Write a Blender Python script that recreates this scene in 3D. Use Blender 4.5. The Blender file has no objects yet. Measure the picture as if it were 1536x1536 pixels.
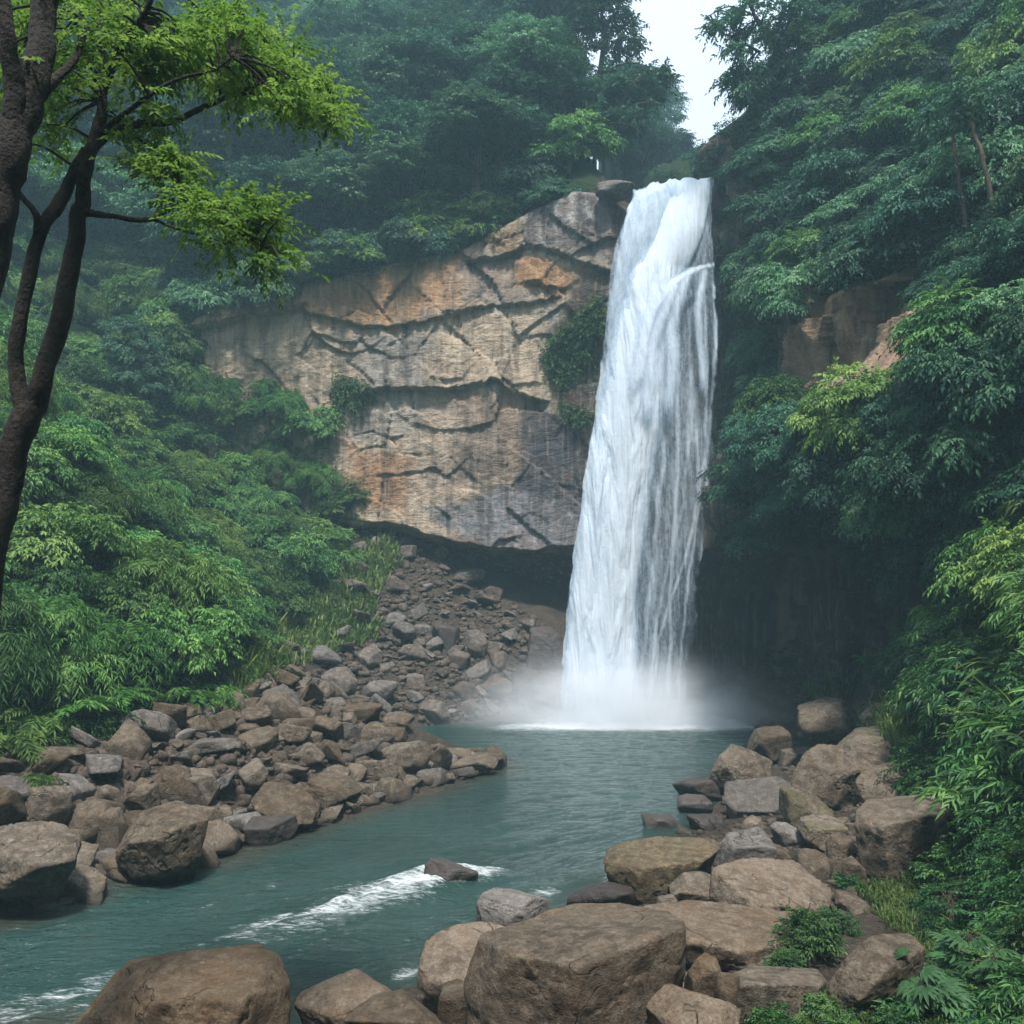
import bpy, bmesh, math, random
import numpy as np
from mathutils import Vector, Matrix, noise as mnoise
from mathutils.bvhtree import BVHTree

# ------------------------------------------------------------------ camera, sky, sun, exposure
S = bpy.context.scene
COL = S.collection
FPX, CX, HY, CH = 1330.0, 768.0, 900.0, 5.0         # focal length in photo pixels, optical axis, horizon row, eye height
cam = bpy.data.cameras.new("camera")
cam.sensor_width = 36; cam.lens = 36 * FPX / 1536; cam.shift_y = (HY - 768) / 1536
cam.clip_start = 0.1; cam.clip_end = 2000
camo = bpy.data.objects.new("camera", cam); COL.objects.link(camo)
camo.location = (0, 0, CH); camo.rotation_euler = (math.pi / 2, 0, 0)
S.camera = camo
SUN_EL, SUN_AZ = math.radians(65), math.radians(176)  # azimuth from +Y (into the picture), negative = left
w = bpy.data.worlds.new("World"); S.world = w; w.use_nodes = True
nt = w.node_tree; nt.nodes.clear()
wo = nt.nodes.new("ShaderNodeOutputWorld"); bg = nt.nodes.new("ShaderNodeBackground")
sky = nt.nodes.new("ShaderNodeTexSky"); sky.sky_type = 'NISHITA'; sky.sun_disc = False
sky.sun_elevation = SUN_EL; sky.sun_rotation = SUN_AZ; sky.air_density = 1.4; sky.dust_density = 3.0
mxs = nt.nodes.new("ShaderNodeMix"); mxs.data_type = 'RGBA'
tcw = nt.nodes.new("ShaderNodeTexCoord"); nzw = nt.nodes.new("ShaderNodeTexNoise"); nzw.inputs['Scale'].default_value = 3.0
rmw = nt.nodes.new("ShaderNodeMapRange"); rmw.inputs['From Min'].default_value = .3; rmw.inputs['From Max'].default_value = .7
rmw.inputs['To Min'].default_value = .78; rmw.inputs['To Max'].default_value = .97
nt.links.new(tcw.outputs['Generated'], nzw.inputs['Vector']); nt.links.new(nzw.outputs[0], rmw.inputs['Value'])
nt.links.new(rmw.outputs[0], mxs.inputs['Factor'])
nt.links.new(sky.outputs[0], mxs.inputs['A']); mxs.inputs['B'].default_value = (7.4, 8.5, 9.9, 1)   # cloud layer
nt.links.new(mxs.outputs['Result'], bg.inputs['Color']); bg.inputs['Strength'].default_value = 0.10
nt.links.new(bg.outputs[0], wo.inputs['Surface'])
sl = bpy.data.lights.new("sun", 'SUN'); sl.energy = 4.4; sl.angle = math.radians(7); sl.color = (1, .965, .91)
so = bpy.data.objects.new("sun", sl); COL.objects.link(so)
sd = Vector((math.sin(SUN_AZ) * math.cos(SUN_EL), math.cos(SUN_AZ) * math.cos(SUN_EL), math.sin(SUN_EL)))
so.rotation_euler = (-sd).to_track_quat('-Z', 'Y').to_euler(); so.location = (0, -20, 60)
S.view_settings.view_transform = 'Standard'; S.view_settings.look = 'None'
S.view_settings.exposure = 0.70; S.view_settings.gamma = 1
cy = S.cycles
cy.max_bounces = 8; cy.diffuse_bounces = 3; cy.glossy_bounces = 3; cy.transmission_bounces = 3
cy.transparent_max_bounces = 24; cy.volume_bounces = 4; cy.use_denoising = True
cy.sample_clamp_indirect = 6

RNG = np.random.default_rng(11)
random.seed(5)

# ------------------------------------------------------------------ helpers
def P(px, py, Y): return Vector(((px - CX) / FPX * Y, Y, CH - (py - HY) / FPX * Y))
def proj(a):
    a = np.asarray(a, float); y = np.maximum(a[..., 1], .05)
    return CX + FPX * a[..., 0] / y, HY + FPX * (CH - a[..., 2]) / y
def sstep(a, b, x):
    t = np.clip((np.asarray(x, float) - a) / (b - a), 0, 1); return t * t * (3 - 2 * t)
def in_poly(px, py, poly):
    px = np.asarray(px, float); py = np.asarray(py, float); r = np.zeros(px.shape, bool); n = len(poly)
    for i in range(n):
        x0, y0 = poly[i]; x1, y1 = poly[(i + 1) % n]
        if y0 == y1: continue
        c = ((y0 > py) != (y1 > py)) & (px < (x1 - x0) * (py - y0) / (y1 - y0) + x0); r ^= c
    return r
def dist_line(x, y, pts, closed=False):
    best = np.full(np.shape(x), 1e9); n = len(pts)
    for i in range(n if closed else n - 1):
        ax, ay = pts[i]; bx, by = pts[(i + 1) % n]; dx, dy = bx - ax, by - ay
        t = np.clip(((x - ax) * dx + (y - ay) * dy) / (dx * dx + dy * dy + 1e-12), 0, 1)
        best = np.minimum(best, np.hypot(x - ax - t * dx, y - ay - t * dy))
    return best
def _h(ix, iy, iz, s):
    n = (ix.astype(np.int64) * 374761393 + iy.astype(np.int64) * 668265263 + iz.astype(np.int64) * 2147483647 + s * 974711) & 0xffffffff
    n = ((n ^ (n >> 13)) * 1274126177) & 0xffffffff
    n = (n ^ (n >> 16)) & 0xffffffff
    return n.astype(np.float64) / 2147483648.0 - 1
def vnoise(x, y, z, s=0):
    x, y, z = np.broadcast_arrays(np.asarray(x, float), np.asarray(y, float), np.asarray(z, float))
    xi, yi, zi = np.floor(x), np.floor(y), np.floor(z); fx, fy, fz = x - xi, y - yi, z - zi
    u, v, ww = fx * fx * (3 - 2 * fx), fy * fy * (3 - 2 * fy), fz * fz * (3 - 2 * fz)
    xi, yi, zi = xi.astype(np.int64), yi.astype(np.int64), zi.astype(np.int64)
    def c(a, b, d): return _h(xi + a, yi + b, zi + d, s)
    x00 = c(0, 0, 0) * (1 - u) + c(1, 0, 0) * u; x10 = c(0, 1, 0) * (1 - u) + c(1, 1, 0) * u
    x01 = c(0, 0, 1) * (1 - u) + c(1, 0, 1) * u; x11 = c(0, 1, 1) * (1 - u) + c(1, 1, 1) * u
    return (x00 * (1 - v) + x10 * v) * (1 - ww) + (x01 * (1 - v) + x11 * v) * ww
def fbm(x, y, z, o=4, s=0, g=.5):
    t = 0; a = 1; f = 1; m = 0
    for i in range(o):
        t = t + a * vnoise(np.asarray(x) * f, np.asarray(y) * f, np.asarray(z) * f, s + i * 17); m += a; a *= g; f *= 2.03
    return t / m
def facets(x, y, cells, s, tilt):
    """Broken-rock relief: the nearest cell of a jittered set gives a tilted plane; returns height and gap to the next cell."""
    d1 = np.full(x.shape, 1e9); d2 = d1.copy(); h = np.zeros(x.shape)
    for cx_, cy_, ho, gx, gy, ax, ay in cells:
        d = ((x - cx_) * ax) ** 2 + ((y - cy_) * ay) ** 2
        hh = ho + gx * (x - cx_) * tilt + gy * (y - cy_) * tilt
        nw = d < d1
        d2 = np.where(nw, d1, np.minimum(d2, d)); h = np.where(nw, hh, h); d1 = np.where(nw, d, d1)
    return h, np.sqrt(d2) - np.sqrt(d1)

def mesh_np(name, V, faces=None, tris=None, quads=None, smooth=True):
    me = bpy.data.meshes.new(name); V = np.ascontiguousarray(V, np.float32)
    F = tris if tris is not None else quads; k = F.shape[1]; F = np.ascontiguousarray(F, np.int32)
    me.vertices.add(len(V)); me.vertices.foreach_set("co", V.ravel())
    me.loops.add(F.size); me.loops.foreach_set("vertex_index", F.ravel())
    me.polygons.add(len(F)); me.polygons.foreach_set("loop_start", np.arange(0, F.size, k, dtype=np.int32))
    me.polygons.foreach_set("use_smooth", np.full(len(F), smooth, bool))
    me.update(calc_edges=True); me.validate()
    return me
def attr(me, name, vals):
    a = me.attributes.new(name, 'FLOAT', 'POINT'); a.data.foreach_set("value", np.ascontiguousarray(vals, np.float32).ravel())
def attrc(me, name, rgb):
    a = me.attributes.new(name, 'FLOAT_COLOR', 'POINT'); c = np.ones((len(me.vertices), 4), np.float32); c[:, :3] = rgb
    a.data.foreach_set("color", c.ravel())
def grid_quads(nr, nc):
    i = np.arange(nr * nc).reshape(nr, nc)
    return np.stack([i[:-1, :-1], i[:-1, 1:], i[1:, 1:], i[1:, :-1]], -1).reshape(-1, 4)
def link(name, me, mat, parent=None, loc=None):
    o = bpy.data.objects.new(name, me); COL.objects.link(o)
    if mat and len(me.materials) == 0: me.materials.append(mat)
    if parent: o.parent = parent
    if loc is not None: o.location = loc
    return o
def tag(o, label=None, cat=None, group=None, kind=None):
    if label: o['label'] = label
    if cat: o['category'] = cat
    if group: o['group'] = group
    if kind: o['kind'] = kind
    return o

# ------------------------------------------------------------------ node helpers and materials
class NT:
    def __init__(s, name):
        s.m = bpy.data.materials.new(name); s.m.use_nodes = True; s.t = s.m.node_tree; s.t.nodes.clear()
        s.out = s.t.nodes.new("ShaderNodeOutputMaterial")
    def n(s, kind, **kw):
        nd = s.t.nodes.new("ShaderNode" + kind)
        for k, v in kw.items():
            if k.startswith('_'): setattr(nd, k[1:], v)
            else: s.set(nd.inputs[k.replace('__', ' ')], v)
        return nd
    def set(s, sock, v):
        if isinstance(v, bpy.types.NodeSocket): s.t.links.new(v, sock)
        elif isinstance(v, bpy.types.Node): s.t.links.new(v.outputs[0], sock)
        else: sock.default_value = v
    def geo(s): return s.n("NewGeometry").outputs['Position']
    def mapv(s, v, sc):
        m = s.n("Mapping"); s.set(m.inputs['Vector'], v); m.inputs['Scale'].default_value = sc; return m.outputs[0]
    def noise(s, v, sc, det=5, rough=.55, dist=0):
        nd = s.n("TexNoise", Scale=sc, Detail=det, Roughness=rough, Distortion=dist); s.set(nd.inputs['Vector'], v); return nd.outputs[0]
    def vor(s, v, sc, feat='DISTANCE_TO_EDGE'):
        nd = s.n("TexVoronoi", _feature=feat, Scale=sc); s.set(nd.inputs['Vector'], v); return nd.outputs['Distance']
    def math(s, op, a, b=0.0, clamp=False):
        nd = s.n("Math", _operation=op, _use_clamp=clamp); s.set(nd.inputs[0], a); s.set(nd.inputs[1], b); return nd.outputs[0]
    def rng(s, v, a, b, c=0.0, d=1.0, smooth=False):
        nd = s.n("MapRange"); nd.clamp = True
        if smooth: nd.interpolation_type = 'SMOOTHSTEP'
        s.set(nd.inputs['Value'], v); nd.inputs['From Min'].default_value = a; nd.inputs['From Max'].default_value = b
        nd.inputs['To Min'].default_value = c; nd.inputs['To Max'].default_value = d; return nd.outputs[0]
    def mix(s, f, a, b, mode='MIX'):
        nd = s.n("Mix", _data_type='RGBA', _blend_type=mode); s.set(nd.inputs['Factor'], f)
        for k, v in (('A', a), ('B', b)):
            s.set(nd.inputs[k], tuple(v) + (1,) if isinstance(v, (tuple, list)) and len(v) == 3 else v)
        return nd.outputs['Result']
    def att(s, name, col=False):
        nd = s.n("Attribute"); nd.attribute_name = name; return nd.outputs['Color' if col else 'Fac']
    def rand(s): return s.n("ObjectInfo").outputs['Random']
    def bump(s, h, strength, dist, normal=None):
        nd = s.n("Bump", Strength=strength, Distance=dist); s.set(nd.inputs['Height'], h)
        if normal is not None: s.set(nd.inputs['Normal'], normal)
        return nd.outputs[0]
    def surf(s, sh): s.t.links.new(sh.outputs[0] if isinstance(sh, bpy.types.Node) else sh, s.out.inputs['Surface']); return s.m

def rock_mat(name, c_dark, c_mid, c_light, wet=False, moss=0.0, rust=.35):
    m = NT(name); p = m.geo(); r = m.rand()
    n1 = m.noise(p, .9, 6, .6); n2 = m.noise(p, 6, 6, .65); n3 = m.noise(p, 28, 5, .7)
    c = m.mix(m.rng(n1, .35, .65), c_dark, c_mid); c = m.mix(m.rng(n2, .42, .72), c, c_light)
    c = m.mix(m.math('MULTIPLY', m.rng(m.noise(p, 2.3, 5, .6, .6), .5, .68), rust), c, (.20, .115, .06))
    c = m.mix(m.rng(n3, .36, .62, .55, 0), c, tuple(x * .45 for x in c_dark))
    c = m.mix(m.rng(m.noise(p, 3.1, 7, .7), .62, .7, 0, .5), c, tuple(min(1, x * 1.5) for x in c_light))     # lichen
    hsv = m.n("HueSaturation", Value=m.rng(r, 0, 1, .72, 1.22), Saturation=m.rng(r, 0, 1, 1.1, .8)); m.set(hsv.inputs['Color'], c); c = hsv.outputs[0]
    cn = m.noise(m.mapv(p, (.8, .8, 1.3)), .9, 4, .5, .5); crk = m.math('ADD', m.math('ABSOLUTE', m.math('SUBTRACT', cn, .5)), m.rng(m.noise(p, .7, 2), .45, .55, 0, .05))
    wav = m.noise(m.mapv(p, (1.1, 1.1, 7)), 1.6, 5, .6, .4)
    crack = m.rng(crk, 0, .008, 0, 1)
    c = m.mix(m.rng(crk, 0, .005, .5, 0), c, (.025, .02, .017))
    if moss:
        nz = m.n("SeparateXYZ"); m.set(nz.inputs[0], m.n("NewGeometry").outputs['Normal'])
        mk = m.math('MULTIPLY', m.rng(m.noise(p, 2.6, 6, .65), .40, .62), moss)
        c = m.mix(mk, c, m.mix(m.rng(n3, .3, .7), (.035, .045, .012), (.10, .10, .03)))
    z = m.n("SeparateXYZ"); m.set(z.inputs[0], p); zz = z.outputs[2]
    zz = m.math('ADD', zz, m.math('MULTIPLY', m.math('SUBTRACT', n2, .5), -.25))
    wt = 1.0 if wet else m.rng(zz, .04, .30, 1, 0)
    c = m.mix(wt if not wet else .75, c, m.mix(.72, c, (.02, .015, .012)))
    rg = .42 if wet else m.rng(zz, .06, .22, .3, .88)
    h = m.math('ADD', m.math('MULTIPLY', n2, .5), m.math('MULTIPLY', n3, .22))
    h = m.math('ADD', h, m.math('MULTIPLY', wav, .12)); h = m.math('ADD', h, m.math('MULTIPLY', crack, .25))
    b = m.n("BsdfPrincipled", Base__Color=c, Roughness=rg, Normal=m.bump(h, 1.0, .11))
    b.inputs['Specular IOR Level'].default_value = .25
    return m.surf(b)
M_ROCK = rock_mat("brown_rock", (.060, .044, .030), (.145, .109, .075), (.240, .190, .140))
M_TAN = rock_mat("tan_rock", (.095, .065, .041), (.19, .138, .091), (.28, .213, .152), rust=.5)
M_GREY = rock_mat("grey_rock", (.085, .073, .066), (.165, .143, .128), (.27, .238, .212), rust=.1)
M_WET = rock_mat("wet_dark_rock", (.09, .075, .07), (.15, .12, .11), (.22, .19, .18), wet=True)
M_MOSS = rock_mat("mossy_rock", (.085, .062, .042), (.165, .125, .088), (.25, .20, .145), moss=.55)
M_VEIN = rock_mat("veined_rock", (.075, .055, .038), (.16, .118, .078), (.30, .235, .14), moss=.18)
M_SCREE = rock_mat("scree_rock", (.065, .05, .04), (.14, .108, .087), (.25, .205, .17))

def leaf_mat(name, c0, c1, c2, transl=.3, rough=.55, spec=.18, vary=True):
    m = NT(name); t = m.att("tint"); r = m.rand()
    c = m.mix(m.rng(t, .15, .55), c0, c1); c = m.mix(m.rng(t, .55, .98), c, c2)
    hsv = m.n("HueSaturation", Hue=m.rng(r, 0, 1, .478, .52), Value=m.rng(m.math('FRACT', m.math('MULTIPLY', r, 7.31)), 0, 1, .58, 1.45))
    if vary: m.set(hsv.inputs['Color'], c); c = hsv.outputs[0]
    b = m.n("BsdfPrincipled", Base__Color=c, Roughness=rough); b.inputs['Specular IOR Level'].default_value = spec
    tr = m.n("BsdfTranslucent", Color=m.mix(.5, c, (.10, .17, .02), 'ADD') if transl > .4 else m.mix(.35, c, (.05, .10, .015), 'ADD'))
    mx = m.n("MixShader", Fac=transl); m.t.links.new(b.outputs[0], mx.inputs[1]); m.t.links.new(tr.outputs[0], mx.inputs[2])
    return m.surf(mx)
L_HILL = leaf_mat("hill_leaves", (.016, .060, .042), (.036, .112, .070), (.085, .185, .095), .2)
L_SLOPE = leaf_mat("slope_leaves", (.022, .070, .024), (.062, .155, .042), (.15, .265, .075), .24)
L_FRESH = leaf_mat("fresh_leaves", (.035, .095, .025), (.095, .195, .045), (.20, .31, .085), .28)
L_PALE = leaf_mat("pale_leaves", (.035, .105, .060), (.085, .195, .100), (.18, .31, .165), .24)
L_DARK = leaf_mat("wall_leaves", (.014, .052, .036), (.032, .105, .064), (.08, .18, .095), .2, .5, .2)
L_LIME = leaf_mat("lime_leaves", (.060, .135, .020), (.125, .235, .038), (.25, .36, .08), .5, vary=False)
L_FERN = leaf_mat("fern_leaves", (0.036, 0.102, 0.022), (0.084, 0.192, 0.036), (0.192, 0.300, 0.084), .35)
L_FORE = leaf_mat("foreground_leaves", (0.021, 0.069, 0.025), (0.046, 0.132, 0.034), (0.115, 0.218, 0.057), .3, .45, .3)
L_BLUE = leaf_mat("palmate_leaves", (.024, .080, .028), (.048, .130, .045), (.095, .19, .075), .25, .5, .25)
L_GRASS = leaf_mat("grass_blades", (.045, .085, .018), (.095, .15, .035), (.18, .21, .07), .3)

def bark_mat(name, a, b_):
    m = NT(name); p = m.n("TexCoord").outputs['Object']
    n1 = m.noise(m.mapv(p, (6, 6, 1.6)), 2.5, 6, .65); n2 = m.noise(p, 26, 4, .6)
    c = m.mix(m.rng(n1, .35, .65), a, b_); c = m.mix(m.rng(m.noise(p, 3, 5, .6), .55, .7, 0, .6), c, (.05, .055, .022))
    bs = m.n("BsdfPrincipled", Base__Color=c, Roughness=.9, Normal=m.bump(m.math('ADD', n1, m.math('MULTIPLY', n2, .7)), 1.0, .06))
    return m.surf(bs)
BARK = bark_mat("dark_bark", (.011, .008, .006), (.036, .025, .018))
BARK_TAN = bark_mat("tan_bark", (.06, .042, .03), (.16, .115, .08))

# cliff: colours of the rock zones and the darkened recess come in the vertex attribute "zone"; the shader adds streaks, grain and cracks
def cliff_mat():
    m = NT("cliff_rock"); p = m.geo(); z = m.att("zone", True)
    st = m.noise(m.mapv(p, (1, 1, .13)), 1.5, 7, .62, .3); st2 = m.noise(m.mapv(p, (1, 1, .07)), 4.2, 5, .6, .2)
    g = m.noise(p, 9, 6, .65); g1 = m.noise(p, 1.2, 6, .6, .5)
    c = m.mix(m.rng(g1, .42, .66, 0, .5), z, m.mix(.55, z, (.36, .17, .07)))
    c = m.mix(m.rng(st, .47, .62, 0, .85), c, m.mix(.8, z, (.05, .043, .04)))
    c = m.mix(m.rng(st2, .54, .72, 0, .4), c, m.mix(.7, z, (.06, .05, .045)))
    c = m.mix(m.rng(st2, .34, .48, .4, 0), c, m.mix(.6, z, (.62, .55, .46)))
    c = m.mix(m.rng(g, .38, .6, .3, 0), c, m.mix(.6, z, (.05, .04, .034)))
    lay = m.noise(m.mapv(p, (.7, .7, 2.0)), 1.6, 8, .70, 1.0)
    cr = m.vor(m.mapv(p, (.5, .5, 1.5)), .8); crm = m.rng(cr, 0, .03, 0, 1)
    cr2 = m.vor(m.mapv(p, (.5, .5, .8)), 1.1); mk = m.rng(m.noise(p, .5, 2), .45, .6)
    c = m.mix(m.math('MULTIPLY', m.rng(cr2, 0, .012, .4, 0), mk), c, (.03, .025, .022))
    h = m.math('ADD', m.math('MULTIPLY', lay, .9), m.math('MULTIPLY', g, .4)); h = m.math('ADD', h, m.math('MULTIPLY', crm, .06))
    h = m.math('ADD', h, m.math('MULTIPLY', st, .5))
    b = m.n("BsdfPrincipled", Base__Color=c, Roughness=m.att("gloss"), Normal=m.bump(h, .8, .22)); b.inputs['Specular IOR Level'].default_value = .3
    return m.surf(b)
M_CLIFF = cliff_mat()

def ground_mat():
    m = NT("forest_soil"); p = m.geo(); v = m.att("veg")
    n1 = m.noise(p, 1.2, 6, .6); n2 = m.noise(p, 9, 6, .65)
    soil = m.mix(m.rng(n1, .35, .65), (.055, .04, .03), (.11, .085, .066)); soil = m.mix(m.rng(n2, .4, .65), soil, (.045, .035, .028))
    grn = m.mix(m.rng(n2, .35, .65), (.012, .03, .012), (.03, .055, .02))
    c = m.mix(m.math('ADD', v, m.math('MULTIPLY', m.math('SUBTRACT', n1, .5), .9), True), soil, grn)
    b = m.n("BsdfPrincipled", Base__Color=c, Roughness=.95, Normal=m.bump(n2, 1, .15)); b.inputs['Specular IOR Level'].default_value = .1
    return m.surf(b)
M_SOIL = ground_mat()

def water_mat():
    m = NT("pool_water"); p = m.geo(); fo = m.att("foam"); sh = m.att("shallow")
    mp = m.n("Mapping"); m.set(mp.inputs['Vector'], p); mp.inputs['Rotation'].default_value = (0, 0, math.radians(-40)); mp.inputs['Scale'].default_value = (.45, 1.7, 1)
    fl = mp.outputs[0]
    n1 = m.noise(fl, 3.0, 5, .6, .4); n2 = m.noise(fl, 11, 4, .6, .3); n3 = m.noise(p, 14, 3, .6)
    c = m.mix(m.rng(m.noise(p, .25, 3), .35, .65), (.012, .038, .032), (.020, .056, .049))
    c = m.mix(sh, c, (.045, .034, .02))
    f = m.math('ADD', fo, m.math('MULTIPLY', m.math('SUBTRACT', m.math('ADD', m.math('ADD', m.math('MULTIPLY', n2, .4), m.math('MULTIPLY', n1, .3)), m.math('MULTIPLY', m.noise(fl, 34, 4, .7), .3)), .5), 3.0))
    fm = m.math('MULTIPLY', m.rng(f, .34, 1.2, 0, 1, True), m.rng(fo, .02, .16))
    c = m.mix(fm, c, (.80, .84, .86))
    h = m.math('ADD', n1, m.math('MULTIPLY', n2, .35)); h = m.math('ADD', h, m.math('MULTIPLY', n3, .15))
    b = m.n("BsdfPrincipled", Base__Color=c, Roughness=m.math('ADD', .07, m.math('MULTIPLY', fm, .7)), Normal=m.bump(h, .9, .2)); b.inputs['IOR'].default_value = 1.33
    return m.surf(b)
M_WATER = water_mat()

def fall_mat(name, k0, k1, gain):
    m = NT(name); uv = m.n("UVMap").outputs[0]; d = m.att("dens")
    s1 = m.noise(m.mapv(uv, (1, .13, 1)), 2.6, 6, .62, .5); s2 = m.noise(m.mapv(uv, (1, .10, 1)), 8.0, 5, .62, .3); g = m.noise(m.mapv(uv, (1, .55, 1)), 7, 6, .72, .4)
    s = m.math('ADD', m.math('MULTIPLY', s1, .42), m.math('MULTIPLY', s2, .30)); s = m.math('ADD', s, m.math('MULTIPLY', g, .28))
    a = m.math('ADD', d, m.math('MULTIPLY', m.math('SUBTRACT', s, .5), gain))
    al = m.math('MULTIPLY', m.rng(a, k0, k1, 0, 1, True), m.rng(d, .0, .12))
    col = m.mix(m.rng(m.math('ADD', a, m.math('MULTIPLY', m.math('SUBTRACT', g, .5), .5)), k0, 1.1), (.46, .61, .78), (.80, .88, .965))
    nb = m.bump(m.math('ADD', s1, m.math('MULTIPLY', g, .8)), .3, .2)
    df = m.n("BsdfDiffuse", Color=col, Normal=nb); tl = m.n("BsdfTranslucent", Color=col, Normal=nb)
    mx = m.n("MixShader", Fac=.35); m.t.links.new(df.outputs[0], mx.inputs[1]); m.t.links.new(tl.outputs[0], mx.inputs[2])
    tp = m.n("BsdfTransparent"); mo = m.n("MixShader", Fac=al)
    m.t.links.new(tp.outputs[0], mo.inputs[1]); m.t.links.new(mx.outputs[0], mo.inputs[2])
    return m.surf(mo)
M_FALL = fall_mat("falling_water", .20, .85, 1.0)
M_VEIL = fall_mat("thin_falling_water", .20, 1.20, 1.6)

# ------------------------------------------------------------------ terrain functions
WPOLY = [(-34, 12.6), (-12, 12.9), (-8.0, 13.8), (-7.1, 15.6), (-5.6, 17), (-4.1, 19.6), (-2, 23), (-0.2, 26.4), (-0.6, 27.4), (-2.5, 29.5),
         (-4.4, 34.5), (-3, 35.6), (0, 37), (2, 38.6), (8.5, 38.8), (10, 36), (9.0, 32), (7.2, 28.5), (6.2, 25.5), (5.4, 23), (4.6, 20.8),
         (3.5, 18.5), (1.7, 15.8), (0.4, 14.2), (-0.6, 12.9), (-1.3, 11.4), (-2.6, 10.9), (-5, 10.2), (-9, 9.6), (-34, 8.2)]
def shore(x, y):
    d = dist_line(x, y, WPOLY, True); return np.where(in_poly(x, y, WPOLY), -d, d)
CLX = [-60, -24, -17, -12, -6, 0, 2.5, 4.5, 9.5, 20]
CLY = [36, 42, 43.5, 44, 44, 43, 42, 40.5, 40, 40]
def cliff_y(x): return np.interp(x, CLX, CLY)
def z_low(x, y):
    x = np.asarray(x, float); y = np.asarray(y, float); d = shore(x, y)
    land = np.maximum(d, 0)
    zl = .5 * np.minimum(land, 5) + 1.05 * np.maximum(land - 5, 0)
    zs = .86 * land
    b = sstep(29, 36, y); zleft = zl * (1 - b) + zs * b + 1.5 * np.exp(-((x - 1.5) ** 2 / 4 + (y - 41) ** 2 / 6))
    xs = np.interp(y, [0, 8, 10, 15, 20, 26, 30, 34], [4.8, 5.3, 5.7, 7.1, 8.5, 9.8, 11.5, 15])
    zr = np.interp(y, [9, 14, 20], [.08, .11, .17]) * land + 1.6 * np.maximum(0, x - xs)
    zn = .09 * land + .15 * np.maximum(0, 8 - y)
    wl = sstep(1.2, -1.2, x - np.interp(y, [0, 9, 12, 30, 34, 42, 50], [-30, -30, -12, 1.5, 3, 4.5, 4.5]))
    zr = zr + 0 * x
    zz = wl * zleft + (1 - wl) * np.maximum(zr, np.where(y < 11, zn, 0))
    zz = np.where(d < 0, -np.minimum(.55 * -d, 1.6), zz)
    zz = zz + np.minimum(1.0 * np.maximum(0, -y - 7), 26)          # unseen rise added behind the viewer to block low sky light
    return zz + .12 * fbm(x * .6, y * .6, 0, 3, 3) * sstep(.2, 1.5, land)
ZTX = [-16.4, -14, -11.5, -4.2, -2.2, .7, 2.9, 4.2, 5.5, 9.1, 10.5, 16]
ZTZ = [18.7, 20.1, 21, 22.7, 23, 24.2, 24.9, 24.3, 23.55, 24.1, 27, 33]
def z_top(x):
    x = np.asarray(x, float); b = sstep(-22, -16.4, x)
    return z_low(x, cliff_y(x)) * (1 - b) + np.interp(x, ZTX, ZTZ) * b
def z_hill(x, y):
    t = np.maximum(y - cliff_y(x), 0); wv = .2 * y - x
    val = 23.8 + .42 * t + 1.6 * np.maximum(0, wv - 2.5) + 1.5 * np.maximum(0, -wv - 1.6)
    lip = np.interp(x, [2.9, 5.5, 9.2, 11], [1, 0, 0, 1])
    up = z_top(x) + (1.02 * t) * lip + (.3 * t) * (1 - lip)
    hz = np.where(wv > 0, np.minimum(np.maximum(up, z_top(x) + .1 * t), val + 2), val)
    hz = np.where(t < 3, z_top(x) * (1 - t / 3) + hz * (t / 3), hz)
    return hz + 1.2 * fbm(x * .12, y * .12, 5, 3, 9) * sstep(1, 8, t)
def g_wall(y): return np.interp(y, [0, 10, 16, 20, 24, 28, 32, 36, 40, 46, 120], [23, 18, 15, 13.5, 12.2, 11.1, 10.4, 10.2, 9.6, 10.8, 25.6])
def zt_wall(y): return np.interp(y, [0, 20, 24, 28, 32, 36, 40, 120], [13.5, 13.8, 14.3, 15.2, 16, 20, 26, 60])
def z_right(x, y): return zt_wall(y) + 1.15 * np.maximum(0, x - g_wall(y)) + .8 * fbm(x * .2, y * .2, 2, 3, 4)

VEG_L = [(-200, 380), (230, 395), (262, 480), (268, 560), (330, 560), (400, 600), (480, 650), (520, 710), (555, 790), (510, 830), (480, 870), (470, 940), (420, 1000), (335, 1062), (150, 1112), (-200, 1150)]
VEG_UP = [(-200, -500), (950, -500), (1000, 100), (1040, 190), (1095, 190), (1085, 280), (920, 262), (860, 243), (790, 290), (700, 355), (640, 372), (420, 425), (262, 485), (230, 400), (-200, 385)]
VEG_R = [(1082, 270), (1085, 190), (1060, 40), (1050, -400), (1750, -400), (1750, 900), (1420, 880), (1340, 850), (1290, 815), (1180, 805), (1085, 800), (1080, 600)]
BARE_R = [(1160, 490), (1215, 440), (1290, 385), (1380, 400), (1440, 470), (1430, 545), (1340, 582), (1255, 628), (1195, 650), (1165, 600)]

terr_v, terr_f = [], []; _off = 0
def add_bvh(V, Q):
    global _off
    terr_v.append(np.asarray(V)); terr_f.append(np.asarray(Q) + _off); _off += len(V)

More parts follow.
